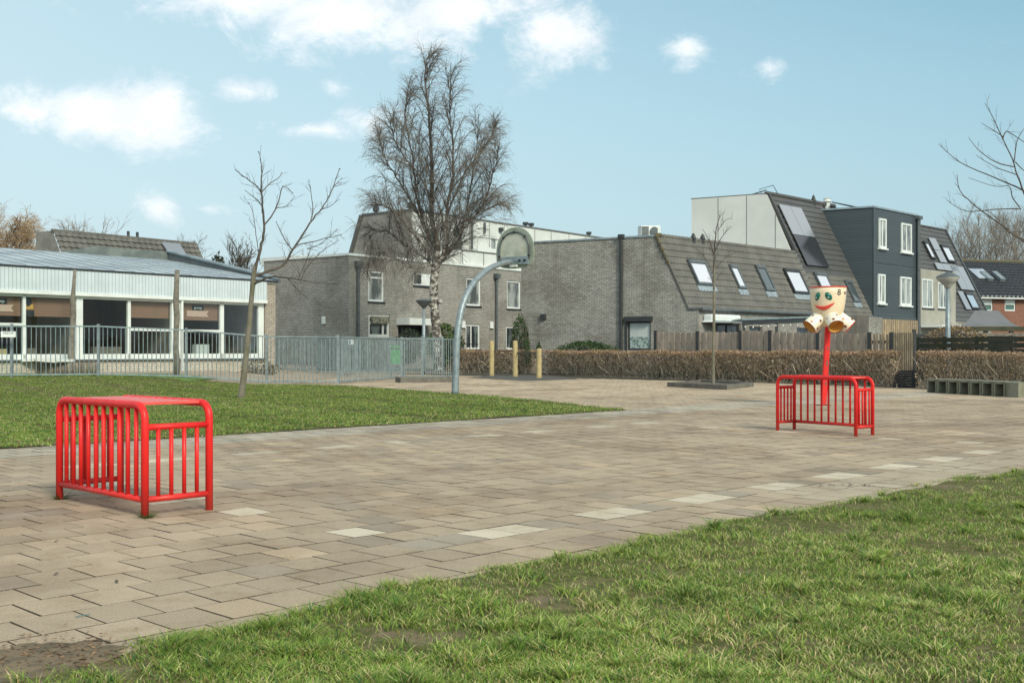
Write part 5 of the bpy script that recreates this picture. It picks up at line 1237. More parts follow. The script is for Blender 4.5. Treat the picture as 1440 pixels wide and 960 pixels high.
# low concrete edging box beside the fence
def concrete_box():
    a, b = gpt(563, 538), gpt(643, 537.5); t = MB(); d = (b - a).normalized(); n = V(-d.y, d.x, 0); P = lambda x, y, z: a + d * x + n * y + V(0, 0, z); L = (b - a).length
    m = MB(); m.hexa(P, 0, L, 0, .12, 0, .17); m.hexa(P, 0, L, 1.4, 1.52, 0, .17); m.hexa(P, 0, .12, .12, 1.4, 0, .17); m.hexa(P, L - .12, L, .12, 1.4, 0, .17)
    tag(m.build('concrete_edging', M['kerb'], bevel=.015), 'low rectangular concrete edging on the paving behind the basketball pole', 'edging')
concrete_box()
# wooden poles in the school yard
def wood_pole(b, top, r0, r1, label):
    t = MB(); n = 7; pts = [b.lerp(top, i / n) + V(.02 * math.sin(i * 2.1), 0, 0) for i in range(n + 1)]; t.tube(pts, [r0 + (r1 - r0) * i / n + .008 * math.sin(i * 1.7) for i in range(n + 1)], 12)
    tag(t.build('wooden_pole', M['old_wood'], smooth=True), label, 'pole', 'wooden poles in the school yard')
b = at(248, 531, 36.2); b.z = gh(b.x, b.y) - .05; wood_pole(V(at(247.5, 0, 36.2).x, 36.2, b.z), at(248.5, 380, 36.2), .105, .085, 'straight weathered wooden pole beside the fence post, right of the wide dark window')
b = V(at(99.5, 0, 37.6).x, 37.6, .25); wood_pole(b, at(104.5, 379, 37.6), .13, .055, 'leaning tapered wooden pole rising from the log bench before the school')
def log_bench():
    t = thing('log_bench', 'low curved bench of upright logs with a cream top slab in front of the school', 'bench', at(60, 523, 37.4)); prev = None
    xs = np.linspace(-8, 136, 38)
    for i, px in enumerate(xs):
        p = at(px, 500, 37.5 + .4 * math.sin(i * .12)); z = float(gh(p.x, p.y)); m = MB(); h = .36 + .03 * random.random(); m.tube([(p.x, p.y, z - .02), (p.x, p.y, z + h)], .053 + .008 * random.random(), 8); m.build('log', M['old_wood'] if i % 3 else plain('log%d' % i, (.3, .25, .19), .9, (.18, .15, .11), 8, .6), t, smooth=True)
    for (x0, x1, yy) in ((-8, 50, 37.5), (52, 84, 37.55), (82, 104, 37.5)):
        a, b = at(x0, 500, yy), at(x1, 500, yy); z = float(gh(a.x, a.y)) + .40; m = MB(); m.hexa(lambda u, d, zz: V(a.x + (b.x - a.x) * u, yy + d, zz + .03 * math.sin(u * 9 + x0)), 0, 1, -.14, .16, z, z + .09); m.build('top_slab', M['cream_panel'], t)
log_bench()
def low_wall_bush():
    pass

def board_fence():
    t = thing('board_fence', 'long garden fence of vertical brown boards between black posts behind the hedge', 'fence', (9, 40, 0))
    def hy(px, back=2.0):
        # depth of the hedge line along that image column
        k = (px - 720) / FOC; y = 40.
        for _ in range(40): y = .5 * y + .5 * (float(hedge_y(k * y)) + back)
        return y
    pts = [(px, hy(px)) for px in (922, 981, 1041, 1083, 1150, 1223, 1254)]
    tops = [466, 467, 466, 466, 468, 468.5, 468.5]
    W = [V(at(px, 0, y).x, y, 0) for px, y in pts]
    for i, (p, (px, y)) in enumerate(zip(W, pts)):
        zt = EYE + (HOR - tops[i] + 1.5) * y / FOC; m = MB(); m.box((p.x, p.y, zt / 2), (.11, .11, zt), rz=.8); m.build('post', M['dark_trim'], t)
    for i in range(len(W) - 1):
        a, b = W[i], W[i + 1]; L = (b - a).length; n = int(L / (.155 if i < 5 else .12)); d = (b - a) / L; nn_ = V(-d.y, d.x, 0); m = MB()
        za = EYE + (HOR - tops[i]) * pts[i][1] / FOC; zb = EYE + (HOR - tops[i + 1]) * pts[i + 1][1] / FOC
        if i in (2,): za += .04; zb += .04
        for k in range(n):
            c_ = .78 + .44 * random.random(); r_ = 1 + .06 * (random.random() - .5); q0, q1 = (k + .06) / n, (k + (.94 if i < 5 else .68)) / n; zt = za + (zb - za) * q0 - .015 * random.random() - (.02 if k % 2 else 0)
            off = .012 if k % 2 else -.012
            m.hexa(lambda u, dd, z: a + (b - a) * u + nn_ * dd + V(0, 0, z), q0, q1, off, off + .02, .05, zt, (c_ * 1.02, c_ * r_, c_ * .98))
        m.hexa(lambda u, dd, z: a + (b - a) * u + nn_ * dd + V(0, 0, z), 0, 1, .036, .07, .5, .6, (.6, .6, .6)); m.hexa(lambda u, dd, z: a + (b - a) * u + nn_ * dd + V(0, 0, z), 0, 1, .036, .07, 1.3, 1.4, (.6, .6, .6))
        m.build('board_panel', M['boards'] if i < 5 else M['boards_n'], t)
    return hy, W
HY, BFW = board_fence()
def taller_boards():
    a = at(1136, 0, HY(1136) + 3.2); b = at(1222, 0, HY(1222) + 3.2); m = MB(); n = 26; a.z = b.z = 0
    zt0 = EYE + (HOR - 452) * a.y / FOC; zt1 = EYE + (HOR - 443) * b.y / FOC
    for k in range(n):
        c_ = .75 + .35 * random.random(); zt = zt0 + (zt1 - zt0) * (k > 14); m.hexa(lambda u, dd, z: a + (b - a) * u + V(0, dd, z), (k + .04) / n, (k + .96) / n, 0, .03, .1, zt, (c_, c_ * .98, c_ * .95))
    tag(m.build('shed_wall', M['boards']), 'taller grey board partition right behind the ball catcher spouts', 'fence')
taller_boards()
def gate():
    t = thing('slatted_gate', 'tall narrow slatted wooden gate above a stacked black stone block in the hedge gap', 'gate', at(1271, 540, 34))
    Yg = 33.0; a, b = at(1257, 0, Yg), at(1284.5, 0, Yg * .985); a.z = b.z = 0; m = MB(); n = 9; zb = EYE - (520 - HOR) * Yg / FOC; zt = EYE + (HOR - 468) * Yg / FOC
    for k in range(n): c_ = .85 + .4 * random.random(); m.hexa(lambda u, dd, z: a + (b - a) * u + V(0, dd, z), (k + .05) / n, (k + .66) / n, 0, .03, zb, zt, (c_ * .95, c_ * .97, c_ * .97))
    m.hexa(lambda u, dd, z: a + (b - a) * u + V(0, dd, z), 0, 1, .032, .05, zb, zt, (.4, .38, .36)); m.build('slat_panel', M['boards_n'], t)
    m = MB(); 
    for k in range(7): m.hexa(lambda u, dd, z: a + (b - a) * u + V(0, dd, z), -.02 + .02 * random.random(), 1 + .02 * random.random(), -.12 - .03 * random.random(), .1, zb / 7 * k + .006, zb / 7 * (k + 1) - .006)
    m.build('stone_block', M['black_block'], t)
    m = MB(); m.box((b.x + .06, b.y + .1, zt / 2 + .05), (.09, .09, zt + .1)); m.build('post', M['dark_trim'], t)
gate()
def plank_fence():
    t = thing('plank_fence', 'low mossy dark plank fence behind the right hand hedge', 'fence', (14, 32.5, 0)); a, b = at(1288, 0, 34.5), at(1475, 0, 30.0); a.z = b.z = 0
    d = (b - a); P = lambda u, dd, z: a + d * u + V(0, dd, z)
    for z0, z1 in ((1.02, 1.13), (1.16, 1.30), (1.33, 1.47)):
        m = MB(); m.hexa(P, 0, 1, -.02 + .01 * random.random(), .02, z0, z1); m.build('plank', M['boards_g'], t)
    for u in (.02, .25, .5, .75, .98): m = MB(); m.hexa(P, u - .01, u + .01, .03, .12, 0, 1.5); m.build('post', M['boards_g'], t)
plank_fence()
def wire_topping():
    pass

# ---- gazebo tent
def gazebo():
    Yt = 40; t = thing('party_tent', 'grey canvas garden party tent with peaked roof and timber frame behind the plank fence', 'tent', at(1390, 480, Yt)); P = lambda px, py, y: at(px, py, y)
    c = [P(1337, 459, 38), P(1452, 459, 38), P(1452, 461, 42.5), P(1352, 461, 42.5)]; r0, r1 = P(1371, 436.5, 40.2), P(1404, 436.5, 40.2); m = MB(); n = 8
    def sheet(a, b, e, f):   # a-b eave, f-e ridge, slightly sagging
        for i in range(n):
            for j in range(n):
                def pt(u, v): p = a.lerp(b, u).lerp(f.lerp(e, u), v); p.z -= .22 * math.sin(math.pi * v) ; return p
                m.poly([pt(i / n, j / n), pt((i + 1) / n, j / n), pt((i + 1) / n, (j + 1) / n), pt(i / n, (j + 1) / n)])
    sheet(c[0], c[1], r1, r0); sheet(c[1], c[2], r1, r1); sheet(c[2], c[3], r0, r1); sheet(c[3], c[0], r0, r0)
    m.build('canvas_roof', M['canvas'], t, smooth=True)
    v = MB(); q0, q1 = c[0] + V(0, -.02, 0), c[1] + V(0, -.02, 0); v.slab([q0, q1, q1 - V(0, 0, .16), q0 - V(0, 0, .16)], .03); v.build('valance', M['boards_g'], t)
    for px in (1372, 1386, 1422, 1445): p = P(px, 0, 38.1); m = MB(); m.box((p.x, 38.1, 1.0), (.12, .12, 1.75)); m.build('post', M['old_wood'], t)
    m = MB(); a, b = P(1372, 0, 38.05), P(1452, 0, 38.05); m.box(((a.x + b.x) / 2, 38.05, 1.62), (b.x - a.x, .1, .1)); m.build('beam', M['old_wood'], t)
    m = MB(); m.box(((a.x + b.x) / 2, 41.5, .85), (b.x - a.x + 2.0, .1, 1.7)); m.build('back_panel', M['dark_trim'], t)
gazebo()
def dry_shrub(name, c, rx, ry, rz, n, mat, label, cat, cols, leaf=.05, twig=.004):
    t = thing(name, label, cat, (c[0], c[1], max(0, c[2] - rz))); m = MB()
    for i in range(n // 5):
        a = random.random() * 6.28; r = random.random() ** .5; e = V(c[0] + rx * r * math.cos(a), c[1] + ry * r * math.sin(a), c[2] + rz * (random.random() * 1.6 - .6) * (1 - .35 * r)); b = V(c[0] + rx * .2 * math.cos(a), c[1] + ry * .2 * math.sin(a), max(0, c[2] - rz)); mid = b.lerp(e, .5) + V(0, 0, rz * .2); m.tube([b, mid, e], [twig * 2, twig * 1.5, twig], 3, cap=False)
    m.build('stems', M['bark_twig'], t, uv=False)
    m = MB()
    for i in range(n):
        a = random.random() * 6.28; z = random.random() * 2 - 1; rr = math.sqrt(1 - z * z) * (.55 + .45 * random.random() ** .5) * (1 + .18 * math.sin(a * 5 + z * 4)); p = V(c[0] + rx * rr * math.cos(a), c[1] + ry * rr * math.sin(a), c[2] + rz * z * (.8 + .3 * random.random()))
        if p.z < .02: p.z = .02 + random.random() * .1
        d1 = V(random.gauss(0, 1), random.gauss(0, 1), random.gauss(0, 1)).normalized(); d2 = d1.cross(V(random.gauss(0, 1), random.gauss(0, 1), random.gauss(0, 1))).normalized(); s = leaf * random.uniform(.6, 1.3); k = random.choice(cols); f = random.uniform(.7, 1.3)
        m.add([p - d1 * s, p + d2 * s * .45, p + d1 * s, p - d2 * s * .45], [(0, 1, 2, 3)], (k[0] * f, k[1] * f, k[2] * f))
    m.build('foliage', mat, t, uv=False); return t
GRN = [(.035, .075, .02), (.05, .10, .03), (.02, .05, .018), (.09, .13, .045)]
c = at(825, 484, 50); dry_shrub('clipped_bush', (c.x, c.y + .3, .85), 1.55, .6, .62, 4200, M['leaf'], 'wide dark green clipped bush against the blank brick gable behind the hedge', 'bush', GRN, .06)
c = at(600, 472, 55); dry_shrub('evergreen_bush', (c.x + .9, c.y, 1.35), .85, .7, 1.0, 2200, M['leaf'], 'glossy green shrub at the foot of the tall bare birch', 'bush', GRN + [(.12, .17, .05)], .08)
c = at(575, 472, 57); dry_shrub('round_shrub', (c.x, c.y, 1.3), .75, .6, .85, 1500, M['leaf'], 'grey green round shrub in front of the porch left of the birch', 'bush', [(.09, .11, .07), (.06, .08, .045), (.13, .14, .10)], .05)
c = at(731, 475, 53.5); dry_shrub('conifer', (c.x, c.y, 1.35), .42, .42, 1.35, 1700, M['leaf'], 'slim dark conifer against the left corner of the blank brick gable', 'bush', GRN, .06)
c = at(742, 484, 51.3); dry_shrub('small_conifer', (c.x, c.y, 1.0), .14, .14, .62, 350, M['leaf'], 'tiny pointed conifer just right of the slim dark one', 'bush', GRN, .05)
c = at(757.5, 486, 50.8); dry_shrub('small_conifer', (c.x, c.y, .95), .13, .13, .5, 300, M['leaf'], 'tiny pointed conifer directly above the shortest yellow post', 'bush', GRN, .05)
c = at(1343, 470, 36.5); dry_shrub('dry_shrub', (c.x, c.y, 1.45), .95, .5, .42, 1800, M['twigleaf'], 'dry straw coloured shrub beside the street lamp behind the plank fence', 'bush', [(.36, .25, .14), (.28, .19, .11), (.2, .15, .09)], .045)
c = at(376, 516, 44); dry_shrub('dry_shrub', (c.x - .2, c.y - .4, .35), .75, .4, .35, 700, M['twigleaf'], 'low brown dry plant at the foot of the school corner pier', 'bush', [(.2, .17, .1), (.14, .13, .07), (.1, .1, .06)], .05)

# ================================================================== HEDGES
def hedge(name, pts, w, h, label, dens=1500, seed=1, leaf=.032):
    rs = np.random.default_rng(seed); P = np.array(pts, float); seg = np.linalg.norm(np.diff(P, axis=0), axis=1); L = seg.sum(); cum = np.concatenate([[0], np.cumsum(seg)])
    n = int(L * dens)
    def place(s, v, z):
        x = np.interp(s, cum, P[:, 0]); y = np.interp(s, cum, P[:, 1]); i = np.clip(np.searchsorted(cum, s) - 1, 0, len(seg) - 1); dn = np.diff(P, axis=0) / seg[:, None]; nd = np.concatenate([dn[:1], (dn[1:] + dn[:-1]) / 2, dn[-1:]]); d = np.stack([np.interp(s, cum, nd[:, 0]), np.interp(s, cum, nd[:, 1])], 1)
        return np.stack([x - d[:, 1] * v, y + d[:, 0] * v, z], 1)
    root = thing(name, label, 'hedge', (P[len(P) // 2][0], P[len(P) // 2][1], 0))
    # leaves and twig tips, mostly towards the skin
    s = rs.random(n) * L; side = rs.random(n); v = (1 - rs.random(n) ** 1.6) * w / 2 * np.where(rs.random(n) < .5, -1, 1); z = h * (rs.random(n) ** .8)
    topm = rs.random(n) < .22; z[topm] = h * (1 - .12 * rs.random(topm.sum()) ** 2); v[topm] = (rs.random(topm.sum()) - .5) * w
    bump = .09 * np.sin(s * 1.9) + .05 * np.sin(s * 4.3 + 1) + .04 * np.sin(z * 9 + s * 3); v = v * (1 + bump) ; z = z * (1 + .026 * np.sin(s * 1.7) + .018 * np.sin(s * 5.1) + .02 * rs.normal(size=n)) + .015
    lowthin = (z < .35 * h) & (rs.random(n) < .45); keep = ~lowthin; s, v, z = s[keep], v[keep], z[keep]; n = len(s)
    C = place(s, v, z); a = rs.normal(size=(n, 3)); a /= np.linalg.norm(a, axis=1)[:, None]; b = np.cross(a, rs.normal(size=(n, 3))); b /= np.linalg.norm(b, axis=1)[:, None]
    ls = leaf * (.5 + rs.random(n))[:, None]
    V4 = np.stack([C - a * ls, C + b * ls * .45, C + a * ls, C - b * ls * .45], 1)
    pal = np.array([(.33, .235, .16), (.42, .31, .21), (.21, .165, .12), (.56, .46, .35), (.10, .085, .06), (.12, .14, .06)])
    pr = np.array([.28, .22, .2, .12, .12, .06]); pk = rs.choice(6, n, p=pr); col = pal[pk] * (.7 + .6 * rs.random((n, 1)))
    tp = sstep((z / h - .80) / .2)[:, None]; col = col * (1 - .55 * tp) + np.array([.40, .25, .155]) * .55 * tp
    gr = (z < .3 * h) & (np.sin(s * .9) > .1) & (rs.random(n) < .4); col[gr] = np.array([.07, .10, .035])
    q = np.arange(n * 4).reshape(n, 4)
    fast_mesh('leaves', V4.reshape(-1, 3) - np.array(root.location), q, np.zeros((0, 3), int), M['twigleaf'], np.repeat(col, 4, 0), root)
    # stems and criss-cross twigs as thin blades
    nt = int(L * 210); s = rs.random(nt) * L; v = (rs.random(nt) - .5) * w * .9; z0 = rs.random(nt) ** 1.6 * h * .6; ln = (.18 + .4 * rs.random(nt)) * h
    A = place(s, v, z0); dv = rs.normal(size=(nt, 3)) * np.array([.5, .5, .18]) + np.array([0, 0, 1]); dv /= np.linalg.norm(dv, axis=1)[:, None]; Bq = A + dv * ln[:, None]; Bq[:, 2] = np.minimum(Bq[:, 2], h * (1.0 + .12 * rs.random(nt) ** 3))
    sd_ = np.cross(dv, rs.normal(size=(nt, 3))); sd_ /= np.linalg.norm(sd_, axis=1)[:, None]; r_ = (.0045 + .005 * rs.random(nt))[:, None]
    V4 = np.stack([A - sd_ * r_ * 1.5, A + sd_ * r_ * 1.5, Bq + sd_ * r_ * .6, Bq - sd_ * r_ * .6], 1); tc = np.array([.48, .40, .31]) * (.55 + .9 * rs.random((nt, 1)))
    fast_mesh('stems', V4.reshape(-1, 3) - np.array(root.location), np.arange(nt * 4).reshape(nt, 4), np.zeros((0, 3), int), M['twigleaf'], np.repeat(tc, 4, 0), root)
    # litter on the ground below
    return root
def hp(px, py): p = gpt(px, py); return (p.x, p.y)
def shift(pl, d):
    out = []
    for i, p in enumerate(pl):
        a = np.array(pl[max(0, i - 1)]); b = np.array(pl[min(len(pl) - 1, i + 1)]); t = (b - a) / np.linalg.norm(b - a); out.append((p[0] - t[1] * d, p[1] + t[0] * d))
    return out
front1 = [hp(758, 526.5), hp(850, 530), hp(960, 534), hp(1100, 539), hp(1180, 541.5), hp(1256, 545)]
hedge('hedge', shift(front1, .45), .85, 1.03, 'long clipped brown twiggy hedge in front of the brown board fence', 2600, 3, .034)
front2 = [hp(1286, 547), hp(1360, 549), hp(1445, 552.5), (15.9, 26.0), (17.6, 23.5)]
hedge('hedge', shift(front2, .45), .85, 1.02, 'clipped brown twiggy hedge at the right edge behind the concrete blocks', 4200, 5, .028)
hedge('hedge', [(-3.3, 55.5), (-1.2, 53.6), (1.1, 51.6)], .8, 1.05, 'far end of brown hedge behind the yellow posts under the row houses', 2200, 7, .04)

# ================================================================== SMALL THINGS
def bollards():
    first = None
    for px, top, base, lb in ((691.5, 479.5, 528.5, 'leftmost of the three yellow wooden posts near the curved pole'), (724.5, 479, 529.5, 'middle one of the three yellow wooden posts'), (758, 490, 531.5, 'rightmost and shortest of the three yellow wooden posts')):
        b = gpt(px, base); h = EYE + (HOR - top) * b.y / FOC; t = thing('wooden_post', lb, 'post', b, 'yellow wooden posts'); m = MB(); m.tube([b, b + V(0, 0, h - .03), b + V(.0, 0, h)], [.105, .10, .085], 12); m.build('shaft', M['yellow_wood'], t, smooth=False)
        m = MB(); m.tube([b + V(-.14, -.02, h - .3), b + V(.14, -.02, h - .3)], .018, 6); m.build('bolt', M['dark_trim'], t)
bollards()
def hbars():
    a, b = gpt(691.5, 528.5), gpt(724.5, 529.5); m = MB(); m.tube([a + V(0, .12, 1.08), b + V(0, .12, 1.06)], .022, 8); tag(m.build('steel_bar', M['dark_trim']), 'thin dark bar joining the left and middle yellow posts', 'bar')
    a, b = gpt(724.5, 529.5), gpt(758, 531.5); m = MB(); m.tube([a + V(0, .12, .98), b + V(0, .12, .98)], .022, 8); tag(m.build('steel_bar', M['dark_trim']), 'thin dark bar joining the middle and shortest yellow posts', 'bar')
hbars()
m = MB(); m.poly([V(gpt(x, y).x, gpt(x, y).y, .008) for x, y in ((655, 531), (700, 527.5), (770, 528), (815, 533), (740, 535.5))]); tag(m.build('asphalt_patch', M['asphalt'], uv=False), kind='structure')
def tree_pit():
    c = [gpt(938, 543.5), gpt(1022, 548), gpt(1060, 543.5), gpt(985, 539.5)]; m = MB(); cen = sum(c, Vector()) / 4; h = .13
    inn = [p + (cen - p).normalized() * .22 for p in c]
    for i in range(4):
        j = (i + 1) % 4; up = V(0, 0, h); m.poly([c[i], c[j], c[j] + up, c[i] + up]); m.poly([inn[i], inn[j], inn[j] + up, inn[i] + up]); m.poly([c[i] + up, c[j] + up, inn[j] + up, inn[i] + up])
    t = thing('tree_pit', 'low dark concrete kerb square round the slender young tree', 'kerb', cen); m.build('kerb', M['kerb'], t)
    s = MB(); s.poly([p + V(0, 0, .07) for p in inn]); s.build('soil', M['soil'], t, uv=False); return cen
PIT = tree_pit()
def seat_blocks():
    a, b = gpt(1303, 551.5), gpt(1432, 559); d = (b - a); L = d.length; d.normalize(); n = V(-d.y, d.x, 0); w = L / 8; z = .36
    names = ['leftmost', 'second from left', 'third from left', 'fourth from left', 'fifth from left', 'sixth from left', 'seventh from left']
    t0 = thing('concrete_block', '', 'seat block'); m = MB(); P = lambda x, y, zz: d * x + n * y + V(0, 0, zz)
    m.hexa(P, .01, .06, 0, .45, 0, z); m.hexa(P, w - .075, w - .01, 0, .45, 0, z); m.hexa(P, .06, w - .075, 0, .45, z - .06, z); m.hexa(P, .06, w - .075, .40, .45, 0, z - .06); m.build('shell', M['concrete'], t0, local=True, bevel=.008)
    for i in range(7):
        t = t0 if i == 0 else copy_tree(t0); t.location = a + d * (w * i); t.location.z = 0; t.rotation_euler.z = .015 * math.sin(i * 3)
        tag(t, '%s in the row of hollow mossy concrete seat blocks along the right hedge' % names[i], 'seat block', 'hollow concrete seat blocks')
    m = MB(); o = a + d * (w * 7); m.hexa(lambda x, y, zz: V(o.x, o.y, 0) + P(x, y, zz), .01, w * 1.0, 0, .45, 0, z - .01); tag(m.build('concrete_block', M['concrete'], bevel=.012), 'closed mossy concrete block at the right end of the hollow ones', 'seat block')
seat_blocks()
def street_lamp(px, base_y, Y, top_py, label, mushroom=True):
    x = at(px, 0, Y).x; zt = EYE + (HOR - top_py) * Y / FOC; t = thing('street_lamp', label, 'street lamp', (x, Y, 0)); m = MB(); m.tube([(x, Y, 0), (x, Y, 1.2), (x, Y, zt - .45)], [.09, .085, .06], 12); m.build('pole', M['galv'], t, smooth=True)
    if mushroom:
        h = MB(); h.lathe([(.07, -.5), (.10, -.48), (.12, -.42), (.20, -.36), (.33, -.22), (.345, -.17)], (x, Y, zt), 24); h.build('diffuser', plain('lamp_diffuser', (.55, .53, .48), .3), t, smooth=True)
        h = MB(); h.lathe([(.35, -.175), (.33, -.14), (.20, -.07), (.10, -.04), (.05, 0), (0, .01)], (x, Y, zt), 24); h.build('lamp_cap', M['gutter'], t, smooth=True)
    else:
        h = MB(); h.lathe([(.03, -.5), (.09, -.4), (.36, -.12), (.37, -.1)], (x, Y, zt), 20); h.build('diffuser', M['gutter'], t, smooth=True)
        h = MB(); h.lathe([(.375, -.102), (.34, -.06), (.1, -.02), (0, 0)], (x, Y, zt), 20); h.build('lamp_cap', M['gutter'], t, smooth=True)
street_lamp(1333, 0, 34.5, 382, 'street lamp with round shade on a grey pole before the rendered house')
street_lamp(596, 0, 50.5, 420, 'thin street lamp with inverted cone head left of the birch trunk', False)
def pergola():
    t = thing('pergola', 'dark pergola roof hung with small white string lights in the brick house garden', 'pergola', at(1090, 470, 47)); P0, P1 = at(1044, 450, 48.0), at(1137, 446.5, 51.5); m = MB()
    d = P1 - P0; P = lambda u, dd, z: P0 + d * u + V(0, dd, z)
    m.hexa(P, 0, 1, -.05, .1, -.22, -.02); m.build('beam', M['dark_trim'], t)
    m = MB(); m.hexa(P, -.02, 1.02, -.12, 2.0, -.015, .06); m.build('roof_sheet', M['galv_l'], t)
    for u in (.02, .5, .98): m = MB(); q = P(u, 0, 0); m.box((q.x, q.y, (q.z - .2) / 2), (.1, .1, q.z - .2)); m.build('post', M['dark_trim'], t)
    for i in range(9):
        m = MB(); q = P((i + .3) / 9, -.1, -.3 - .03 * (i % 2)); m.sphere(q, .04, 5); m.build('bulb', M['white_paint'], t, smooth=True)
    # lights under the awning
pergola()
# litter on the paving
def corner_dirt():
    m = MB(); rs = random.Random(4)
    pts = [(-40, 918), (30, 908), (90, 902), (140, 905), (172, 912), (165, 930), (100, 955), (40, 985), (-60, 990)]
    P = [gpt(x, y) for x, y in pts]; cen = sum(P, Vector()) / len(P); ring = []
    for i in range(len(P)):
        for k in range(6):
            p = P[i].lerp(P[(i + 1) % len(P)], k / 6); p = p + (p - cen).normalized() * rs.uniform(-.035, .035); p.z = .0045; ring.append(p)
    cen.z = .012; m.add([cen] + ring, [(0, 1 + i, 1 + (i + 1) % len(ring)) for i in range(len(ring))]); tag(m.build('soil', plain('corner_soil', (.20, .145, .085), 1, (.12, .09, .055), 9, .9, .6, 40), uv=False), kind='structure')
    m = MB()
    for i in range(420):
        p = gpt(rs.gauss(95, 60), rs.gauss(918, 16), .012); a = rs.random() * 6.28; e = rs.uniform(.004, .016); d1 = V(math.cos(a), math.sin(a), rs.uniform(-.3, .3)) * e; d2 = V(-math.sin(a), math.cos(a), rs.uniform(0, .5)) * e * .4; g = rs.random()
        m.add([p - d1, p - d2, p + d1, p + d2], [(0, 1, 2, 3)], (.12 + .18 * g, .075 + .11 * g, .045 + .06 * g))
    tag(m.build('leaf_litter', M['twigleaf'], uv=False), 'crumbled brown leaf litter on the bare soil at the bottom left corner', 'leaves', kind='stuff')
corner_dirt()
def litter():
    for (px, py, s, lb) in ((79, 761, .022, 'small dark leaf lying on the tiles below the near goal'), (79, 807, .03, 'curled brown leaf on the tiles near the left edge'), (164, 818, .02, 'tiny brown leaf scrap on the front tiles right of the curled leaf'), (1188, 682, .09, 'brown leaf litter on the tiles beside the right lawn')):
        p = gpt(px, py, .004); m = MB()
        for k in range(1 if s < .05 else 14):
            o = p + (V(random.uniform(-1, 1) * s * 2.5, random.uniform(-1, 1) * s * .8, 0) if s > .05 else V(0, 0, 0)); a = random.random() * 3; e = min(s, .02); d1 = V(math.cos(a), math.sin(a), 0) * e; d2 = V(-math.sin(a), math.cos(a), 0) * e * .5; m.add([o - d1, o - d2 + V(0, 0, .006), o + d1 + V(0, 0, .01), o + d2 + V(0, 0, .003)], [(0, 1, 2, 3)])
        tag(m.build('fallen_leaf', M['bark_dark'], uv=False), lb, 'leaf')
    p0, p1 = gpt(118, 901, .006), gpt(155, 902, .006); m = MB(); m.tube([p0, p0.lerp(p1, .5) + V(0, .01, .003), p1], [.0025, .0035, .002], 6); tag(m.build('twig', M['bark_dark'], uv=False), 'thin dark twig lying across the tiles at the lawn corner', 'twig')
    p0, p1 = gpt(105, 867, .005), gpt(124, 864, .005); m = MB(); m.slab([p0, p1, p1 + V(.004, .012, 0), p0 + V(.004, .012, 0)], .002); tag(m.build('litter_strip', plain('blue_green_plastic', (.1, .2, .19), .5), uv=False), 'thin blue green plastic strip lying on the front tiles', 'litter')
litter()

# ================================================================== TREES
def polyline(m, pts, r0, r1, n=6):
    k = len(pts); m.tube(pts, [r0 + (r1 - r0) * i / (k - 1) for i in range(k)], n, cap=False)
def smooth_pts(pts, sub=4):
    P = []
    for i in range(len(pts) - 1):
        p0, p1, p2, p3 = pts[max(0, i - 1)], pts[i], pts[i + 1], pts[min(len(pts) - 1, i + 2)]
        for k in range(sub):
            q = k / sub; P.append(.5 * ((2 * p1) + (p2 - p0) * q + (2 * p0 - 5 * p1 + 4 * p2 - p3) * q * q + (3 * p1 - p0 - 3 * p2 + p3) * q ** 3))
    P.append(pts[-1]); return P
def rvec(): return V(random.gauss(0, 1), random.gauss(0, 1), random.gauss(0, 1)).normalized()
def twig(m, p, d, L, r, depth, droop=0., wander=.25, kids=3, n=3, spread=.7, budm=None):
    k = 4 if L > .25 else 3; pts = [p]; q = p.copy(); dd = d.normalized()
    for i in range(k):
        dd = (dd + rvec() * wander + V(0, 0, -droop * (i + 1) / k)).normalized(); q = q + dd * (L / k); pts.append(q.copy())
    m.tube(pts, [r * (1 - .62 * i / k) for i in range(k + 1)], n, cap=False)
    if depth > 0:
        for j in range(kids):
            t = random.uniform(.25, 1); i = min(k - 1, int(t * k)); pp_ = pts[i].lerp(pts[i + 1], t * k - i); tan = (pts[i + 1] - pts[i]).normalized(); s = rvec(); s = (s - tan * s.dot(tan)).normalized()
            twig(m, pp_, (tan + s * spread * random.uniform(.6, 1.2) + V(0, 0, .12 - droop * .5)).normalized(), L * random.uniform(.38, .66), r * .58, depth - 1, droop, wander, kids, 3, spread, budm)
